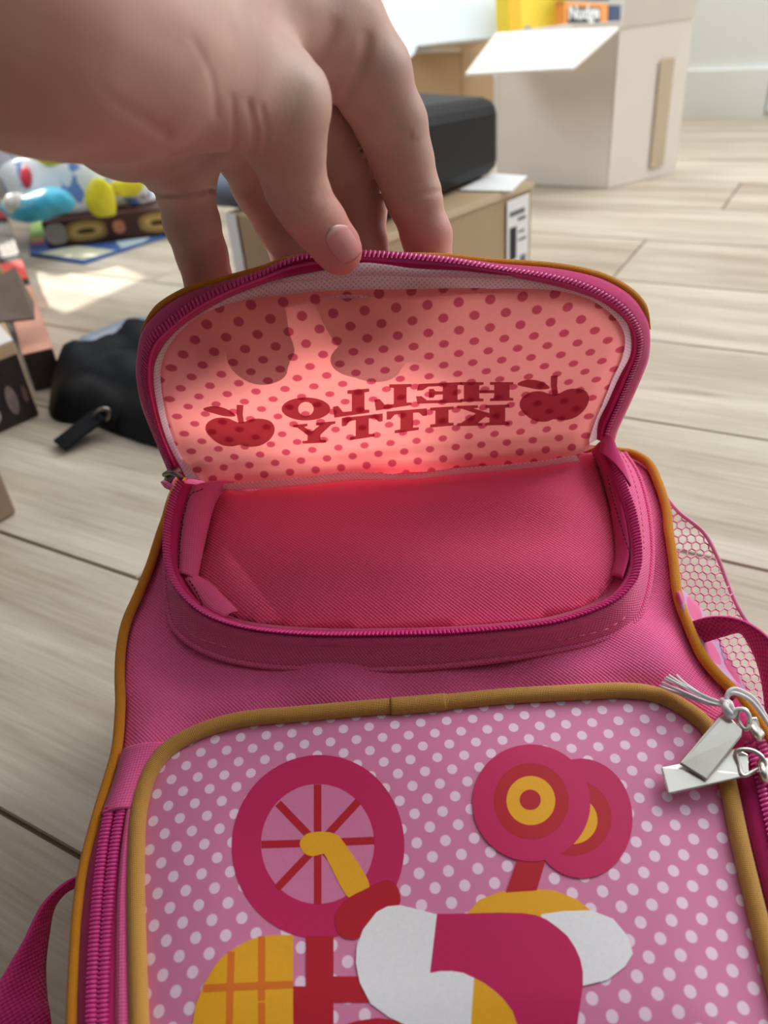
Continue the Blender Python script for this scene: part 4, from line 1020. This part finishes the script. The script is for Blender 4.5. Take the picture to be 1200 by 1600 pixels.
# low parcel with an address label, in front
hL = .14
LA, LB, LC = onz(832, 283, hL), onz(592, 372, hL), onz(352, 331, hL); LD = LA+LC-LB
par = empty('parcel', floor0((LA+LC)/2), 'flat taped brown parcel with a white address label, under the black case', 'parcel')
box8('carton', np.array([floor0(LA)+UPZ*.001, floor0(LD)+UPZ*.001, floor0(LC)+UPZ*.001, floor0(LB)+UPZ*.001]), np.array([LA, LD, LC, LB]), plain('parcel_cardboard', (172, 148, 116), .6, var=.05, scale=14), par, .003)
e1_ = (LA-LB)/np.linalg.norm(LA-LB); nf = np.cross(e1_, UPZ); nf = nf if nf@(CAM-LA) > 0 else -nf
LL = np.linalg.norm(LA-LB)
def onface(s, h, l=.002): return LB+e1_*s*LL+UPZ*(h-hL)+nf*l
slab('address_label', [onface(.80, .02), onface(.965, .02), onface(.965, .128), onface(.80, .128)], .0006, M['paper'], par)
for k_, (s0, s1, h0_, h1_) in enumerate([(.82, .87, .055, .095), (.82, .93, .108, .114), (.88, .94, .100, .104), (.885, .93, .085, .088), (.885, .945, .075, .078), (.9, .945, .045, .056), (.82, .86, .035, .045), (.83, .94, .025, .028)]):
    slab('label_printing', [onface(s0, h0_, .0026), onface(s1, h0_, .0026), onface(s1, h1_, .0026), onface(s0, h1_, .0026)], .0003, M['ink'] if k_ == 0 else plain('grey_ink', (110, 112, 116), .7), par)
slab('tape_strip', [onface(0, .133), onface(1, .133), onface(1, .14), onface(0, .14)], .0006, plain('clear_tape', (196, 176, 146), .25, var=.02), par)
slab('top_label', [onz(717, 297, hL+.0015), onz(800, 299, hL+.0015), onz(824, 275, hL+.0015), onz(768, 271, hL+.0015)], .0006, M['paper'], par)
eL = (LC-LB)/np.linalg.norm(LC-LB)
slab('white_edge_tape', [floor0(LC)+UPZ*.002-eL*.0+np.array([.0, -.003, 0]), floor0(LC-eL*.02)+UPZ*.002+np.array([.0, -.003, 0]), LC-eL*.02+np.array([.0, -.003, 0]), LC+np.array([.0, -.003, 0])], .001, M['paper'], par)
# black case lying on the parcel
a_, b_ = onz(600, 352, hL+.002), onz(784, 270, hL+.002); ee = (b_-a_)/np.linalg.norm(b_-a_); nn = np.cross(UPZ, ee); nn = nn if nn@(a_-CAM) > 0 else -nn; nn = nn*.13
ca = empty('hard_case', (a_+b_)/2+nn/2, 'black hard case with rounded corners lying on top of the taped parcel', 'case')
a_ = a_-ee*.04
box8('shell', np.array([a_, b_, b_+nn, a_+nn]), np.array([up(a_, .11)-nn*.0, up(b_, .088), up(b_+nn, .094), up(a_+nn, .115)]), M['black'], ca, .018)
tube('carry_handle', resample([up(a_+nn+ee*.12, .10), up(a_+nn+ee*.125, .126), up(a_+nn+ee*.17, .128), up(a_+nn+ee*.19, .10)], 16), .006, M['black'], ca, seg=8, up=(0, 0, 1))
# grey-blue folded cloth on the left end of the parcel
def lump(name, c, rad, mat, parent, amp=.15, fr=30, seed=0, ico=4):
    bm = bmesh.new(); bmesh.ops.create_icosphere(bm, subdivisions=ico, radius=1); rr = random.Random(seed); ph = [rr.uniform(0, 6) for _ in range(6)]
    V = []
    for v in bm.verts:
        p = np.array(v.co); q = p*np.array(rad)
        n_ = math.sin(q[0]*fr*1.3+ph[0])*math.sin(q[2]*fr*1.7+ph[1])+.6*math.sin(q[1]*fr*2.4+ph[2]+q[0]*fr)+.5*abs(math.sin(q[0]*fr*2.9+q[2]*fr*2.2+ph[3]))
        V.append(np.array(c)+q*(1+amp*n_))
    Fc = [tuple(v.index for v in f.verts) for f in bm.faces]; bm.free()
    V = np.array(V); V[:, 2] = np.maximum(V[:, 2], lump.minz)
    return mesh(name, V, Fc, mat, parent)
lump.minz = .002
lump.minz = hL+.001
cl = empty('folded_cloth', up(LC+(LA-LB)*.22, 0), 'grey blue folded cloth on the left end of the taped parcel', 'cloth')
lump('cloth_bundle', up(LC+(LA-LB)*.22, .02), (.09, .05, .03), plain('grey_blue_cloth', (120, 134, 150), .85, var=.1), cl, .08, 40, 3)

# black nylon bag on the floor behind the flap
def pillow(name, px, hh, mat, parent, step=.012, edge=.04, nz=.15, base=0., seed=1, fr=45):
    poly = resample([(*onz(x, y, 0)[:2], 0) for x, y in px], 90, True)[:, :2]
    P, Fc = tri(poly, step); d = polydist(P, poly)
    n_ = np.sin(P[:, 0]*fr+seed)*np.sin(P[:, 1]*fr*1.2+2*seed)+.6*np.abs(np.sin(P[:, 0]*fr*1.6+P[:, 1]*fr*.9))
    h = hh*(1-(1-np.clip(d/edge, 0, 1))**2.2)*(1+nz*n_)+.002
    V = np.column_stack([P, h+base]); Vb = np.column_stack([poly, np.full(len(poly), base+.001)])
    nP = len(V); Fc = orient(V, Fc, UPZ)
    return mesh(name, V, Fc, mat, parent)
bb = empty('nylon_bag', floor0(onz(240, 640)), 'flat black nylon bag on the floor with a loose strap end', 'bag')
pillow('bag_body', [(84, 612), (82, 655), (150, 668), (240, 700), (400, 730), (520, 700), (520, 600), (420, 560), (300, 550), (215, 548), (150, 578), (110, 590)], .045, M['blackcloth'], bb, .010, .035, .12)
pillow('highlight_panel', [(132, 592), (165, 575), (215, 556), (262, 552), (255, 568), (205, 580), (160, 602)], .010, plain('painted_highlight_grey', (150, 160, 176), .3), bb, .008, .015, .1, base=.040)  # pale strip painted in as the highlight on the black nylon
slab('strap_end', [onz(84, 690, .006), onz(100, 704, .006), onz(165, 655, .02), onz(148, 640, .02)], .004, M['blackcloth'], bb, .001)
wire_ = resample([onz(148, 652, .02), onz(156, 640, .03), onz(170, 640, .028), onz(168, 655, .018)], 20, True); tube('buckle_ring', wire_, .002, M['darksteel'], bb, True, 8, up=(0, 0, 1))

# long flat box, printed carton and loose flaps at the left edge
r0, r1 = onz(100, 602), onz(14, 352); ed = (r1-r0)/np.linalg.norm(r1-r0); lf = np.cross(UPZ, ed)*.032; hh = .045
lb = empty('long_box', floor0((r0+r1)/2), 'long narrow box printed red, black and salmon lying along the left edge', 'box')
box8('carton', np.array([r0+UPZ*.001, r1+UPZ*.001, r1+lf+UPZ*.001, r0+lf+UPZ*.001]), np.array([up(r0, hh), up(r1, hh), up(r1+lf, hh), up(r0+lf, hh)]), plain('black_print_card', (48, 44, 42), .5, var=.2), lb, .002)
L3 = np.linalg.norm(r1-r0)
for nm, s0, s1, c in (('salmon_panel', .0, .30, (226, 168, 146)), ('red_panel', .34, .46, (214, 84, 72)), ('red_panel', .82, .98, (176, 44, 42))):
    slab(nm, [up(r0+ed*L3*s0, hh+.001), up(r0+ed*L3*s1, hh+.001), up(r0+ed*L3*s1+lf, hh+.001), up(r0+ed*L3*s0+lf, hh+.001)], .001, plain(nm, c, .5), lb)
    slab(nm, [up(r0+ed*L3*s0-lf*.02, .003), up(r0+ed*L3*s1-lf*.02, .003), up(r0+ed*L3*s1-lf*.02, hh), up(r0+ed*L3*s0-lf*.02, hh)], .001, plain(nm, c, .5), lb)
q = NT('small_print'); f_ = q.noise(260, 2); q.l(q.mix(q.rng(f_, .48, .54), lin((60, 56, 54)), lin((216, 208, 196))), q.b.inputs['Base Color']); M['smallprint'] = q.m
slab('text_panel', [up(r0+ed*L3*.50, hh+.001), up(r0+ed*L3*.78, hh+.001), up(r0+ed*L3*.78+lf*.8, hh+.001), up(r0+ed*L3*.50+lf*.8, hh+.001)], .001, M['smallprint'], lb)
P0, P1, P2 = onz(-140, 738), onz(62, 648), onz(46, 612); lfx = P0-P1
pc_ = empty('printed_carton', floor0((P0+P1)/2), 'brown cardboard carton with a black and white printed front at the left edge', 'box')
hp2 = .085
box8('carton', np.array([P0+UPZ*.001, P1+UPZ*.001, P2+UPZ*.001, P2+lfx+UPZ*.001]), np.array([up(P0, hp2), up(P1, hp2), up(P2, hp2), up(P2+lfx, hp2)]), M['card'], pc_, .002)
fx = (P0-P1)/np.linalg.norm(P0-P1); fn = np.cross(fx, UPZ); fn = fn if fn@(CAM-P1) > 0 else -fn
def fq(s0, s1, h0_, h1_, l=.002): return [P1+fx*s0+fn*l+UPZ*h0_, P1+fx*s1+fn*l+UPZ*h0_, P1+fx*s1+fn*l+UPZ*h1_, P1+fx*s0+fn*l+UPZ*h1_]
slab('printed_front', fq(.002, .20, .002, .072), .001, plain('dark_brown_print', (44, 36, 34), .45, var=.4, scale=60), pc_)
for s0, s1, h0_, h1_, c in ((.018, .03, .012, .045, (126, 112, 108)), (.04, .058, .01, .03, (170, 164, 160)), (.052, .066, .05, .068, (150, 146, 146)), (.006, .012, .02, .04, (96, 74, 70)), (.03, .036, .05, .06, (110, 96, 92))):
    pts = [P1+fx*((s0+s1)/2+(s1-s0)/2*math.cos(t))+fn*.003+UPZ*((h0_+h1_)/2+(h1_-h0_)/2*math.sin(t)) for t in np.linspace(0, 2*math.pi, 14)[:-1]]
    slab('printed_figure', pts, .0006, plain('grey_print', c, .5, var=.3, scale=80), pc_)
slab('box_flap', [up(P1, hp2), up(P0, hp2), up(P0, hp2+.03)+fn*-.05, up(P1, hp2+.028)-fn*.045], .003, M['cardin'], pc_)['label'] = 'pale inner side of the near flap'
zz = (P1-CAM)@F
slab('box_flap', [at(-60, 510, zz+.03), at(54, 498, zz+.03), at(52, 470, zz+.05), at(24, 418, zz+.07), at(-60, 470, zz+.06)], .003, plain('grey_brown_cardboard', (120, 104, 92), .85), pc_)['label'] = 'grey brown upright flap'  # upright flap in grey brown card
lump.minz = .002
ob2 = empty('paper_bag', floor0(at(-10, 430, zz+.12)), 'crumpled brown and white paper bag behind the printed carton at left', 'bag')
lump('crumpled_paper', at(-48, 440, zz+.16), (.045, .045, .05), plain('brown_white_paper', (150, 124, 92), .6, var=.5, scale=22), ob2, .12, 45, 8)

# grey-brown carton corner low on the left
G1 = onz(28, 803); G0 = onz(-110, 880); G2 = onz(-14, 776)
gc = empty('cardboard_box', floor0(G1), 'corner of a grey brown cardboard box at the left edge, nearest the camera', 'box')
box8('carton', np.array([G0, G1, G2, G0+G2-G1])+UPZ*.001, np.array([G0, G1, G2, G0+G2-G1])+UPZ*.09, plain('dull_cardboard', (140, 120, 100), .85), gc, .003)

# play mat, board game box and bundles
mt = empty('play_mat', floor0(onz(140, 390)), 'thin colourful play mat with blue border under the brown game box', 'mat')
mq = [onz(48, 400), onz(132, 414), onz(290, 362), onz(210, 300), onz(50, 312)]
prism('mat_base', [up(p, .001) for p in mq], .004, plain('blue_mat', (66, 98, 160), .6, var=.25, scale=12), mt)
def mats(nm, px, c, l=.0058): slab(nm, [onz(x, y, l) for x, y in px], .0008, plain(nm, c, .6, var=.1), mt)
mats('lime_stripe', [(47, 372), (70, 370), (66, 340), (48, 336)], (172, 208, 120)); mats('pink_stripe', [(48, 384), (70, 380), (69, 375), (48, 378)], (226, 120, 150)); mats('yellow_stripe', [(48, 378), (69, 375), (69, 370), (48, 372)], (240, 210, 110))
mats('pale_patch', [(60, 396), (130, 406), (180, 392), (120, 384)], (196, 196, 170)); mats('pale_patch', [(190, 388), (225, 378), (235, 370), (180, 378)], (170, 190, 200))
gh = .045
g0, g1 = onz(76, 388, .006), onz(262, 366, .006); gd = (g1-g0)/np.linalg.norm(g1-g0); gn = np.cross(UPZ, gd); gn = gn if gn@(g0-CAM) > 0 else -gn
gb = empty('board_game_box', (g0+g1)/2+gn*.1, 'dark brown game box with gold oval badges lying on the play mat', 'box')
g1 = g1+gd*.05
box8('carton', np.array([g0, g1, g1+gn*.2, g0+gn*.2]), np.array([up(p, gh) for p in (g0, g1, g1+gn*.2, g0+gn*.2)]), plain('dark_brown_card', (74, 42, 38), .45, var=.15), gb, .002)
GLn = np.linalg.norm(g1-g0)
def badge(s, rx, ry, c, nm, l=.002, hc=.023):
    cc = g0+gd*GLn*s-gn*l+UPZ*hc
    slab(nm, [cc+gd*rx*math.cos(t)*(1 if abs(math.cos(t)) < .7 else .95)+UPZ*ry*np.sign(math.sin(t))*abs(math.sin(t))**.6 for t in np.linspace(0, 2*math.pi, 25)[:-1]], .0015, plain(nm, c, .4, var=.2, scale=60), gb)
badge(.28, .038, .018, (150, 124, 70), 'gold_badge'); badge(.28, .030, .012, (196, 168, 98), 'badge_centre', .003); badge(.28, .016, .004, (70, 50, 30), 'badge_lettering', .0042)
badge(.78, .040, .018, (150, 124, 70), 'gold_badge'); badge(.78, .031, .012, (190, 160, 92), 'badge_centre', .003); badge(.78, .018, .004, (70, 50, 30), 'badge_lettering', .0042)
badge(.08, .020, .018, (150, 146, 142), 'silver_emblem'); badge(.50, .011, .011, (196, 128, 96), 'copper_emblem')
def mk_wrap():
    q = NT('white_wrap_blue_print'); n1 = q.noise(32, 2); c = q.mix(q.rng(n1, .58, .63), lin((236, 242, 246)), lin((110, 146, 208)))
    q.l(c, q.b.inputs['Base Color']); q.b.inputs['Roughness'].default_value = .4; return q.m
top = .006+gh
lump.minz = top+.001
wb = empty('wrapped_bundle', up(g0+gd*.12+gn*.08, gh), 'white plastic bundle printed blue and yellow on top of the brown game box', 'bundle')
zc = (up(g0+gd*.1+gn*.06, .06)-CAM)@F
wm = mk_wrap(); ywm = plain('yellow_print_wrap', (232, 214, 50), .4, var=.2)
lump('wrapping', at(118, 290, zc-.008), (.130, .045, .066), wm, wb, .10, 34, 1)
lump('wrapping', at(72, 262, zc+.02), (.060, .045, .06), wm, wb, .10, 34, 5)
lump('wrapping', at(200, 300, zc+.03), (.065, .05, .040), wm, wb, .10, 34, 7)
for x, y, rx, ry in ((157, 312, .026, .034), (82, 245, .026, .014), (198, 292, .030, .016)): lump('yellow_picture', at(x, y, zc-.070), (rx, .009, ry), ywm, wb, .08, 60, 9, 3)
lump('red_picture', at(43, 280, zc-.045), (.010, .015, .020), plain('red_print_wrap', (226, 60, 76), .4), wb, .08, 60, 9, 3)
tb = empty('turquoise_bag', floor0(g0+gd*.02+gn*.02), 'turquoise plastic bag slumped at the left end of the brown game box', 'bag')
lump('bag_body', at(60, 321, zc-.100), (.056, .028, .024), plain('turquoise_plastic', (60, 160, 190), .35, var=.3, scale=26), tb, .12, 50, 11)
lump('label_patch', at(24, 318, zc-.11), (.020, .02, .018), plain('white_red_print', (214, 190, 180), .4, var=.5, scale=60), tb, .1, 60, 12, 3)
lump.minz = .002
wp = empty('plastic_bag', floor0(at(10, 230, zc+.25)), 'big translucent white plastic bag standing at the far left', 'bag')
lump('bag_body', at(2, 228, zc+.22), (.075, .08, .12), plain('milky_plastic', (212, 212, 218), .35, var=.08, scale=16), wp, .07, 26, 2)
dgb = empty('green_bag', floor0(at(70, 230, zc+.4)), 'dark green bag behind the big white plastic bag', 'bag')
lump('bag_body', at(66, 232, zc+.4), (.07, .07, .09), plain('dark_green_cloth', (30, 58, 50), .7), dgb, .08, 26, 4)

# ------------------------------------------------------------------ sub-parts: small pieces belong to the part that carries them (all share the thing's origin)
def kids(par_, stem): return [o for o in par_.children if o.name.split('.')[0] == stem]
def nest(par_, stem, host, pair=False):
    hs_ = kids(par_, host); cs = kids(par_, stem)
    for i, c in enumerate(cs): c.parent = hs_[min(i, len(hs_)-1)] if pair else hs_[0]
bpy.context.view_layer.update()
nest(bag, 'pull_eye', 'zipper_pull', True); nest(bag, 'slider_bridge', 'zipper_slider', True)
nest(bag, 'pocket_zipper_pull', 'pocket_zipper_slider'); nest(bag, 'net_pocket_hem', 'net_pocket'); nest(bag, 'piping_joint', 'tan_piping')
nest(bag, 'spoke_print', 'dotted_print_panel'); nest(bag, 'letter_print', 'flap_face'); nest(bag, 'apple_print', 'flap_face'); nest(bag, 'leaf_print', 'flap_face'); nest(bag, 'stem_print', 'flap_face')
for st in ('wheel_tyre_print', 'wheel_centre_print', 'frame_print', 'pedal_print', 'grip_print', 'basket_print', 'basket_line_print', 'hub_arc_print', 'seat_print', 'stalk_print', 'rounded_shape_print', 'rear_wheel_print', 'rear_wheel_ring_print', 'lamp_rim_print', 'lamp_ring_print', 'lamp_centre_print'):
    nest(bag, st, 'dotted_print_panel')
nest(hroot, 'nail', 'hand'); nest(par, 'label_printing', 'address_label'); nest(bb, 'buckle_ring', 'strap_end')
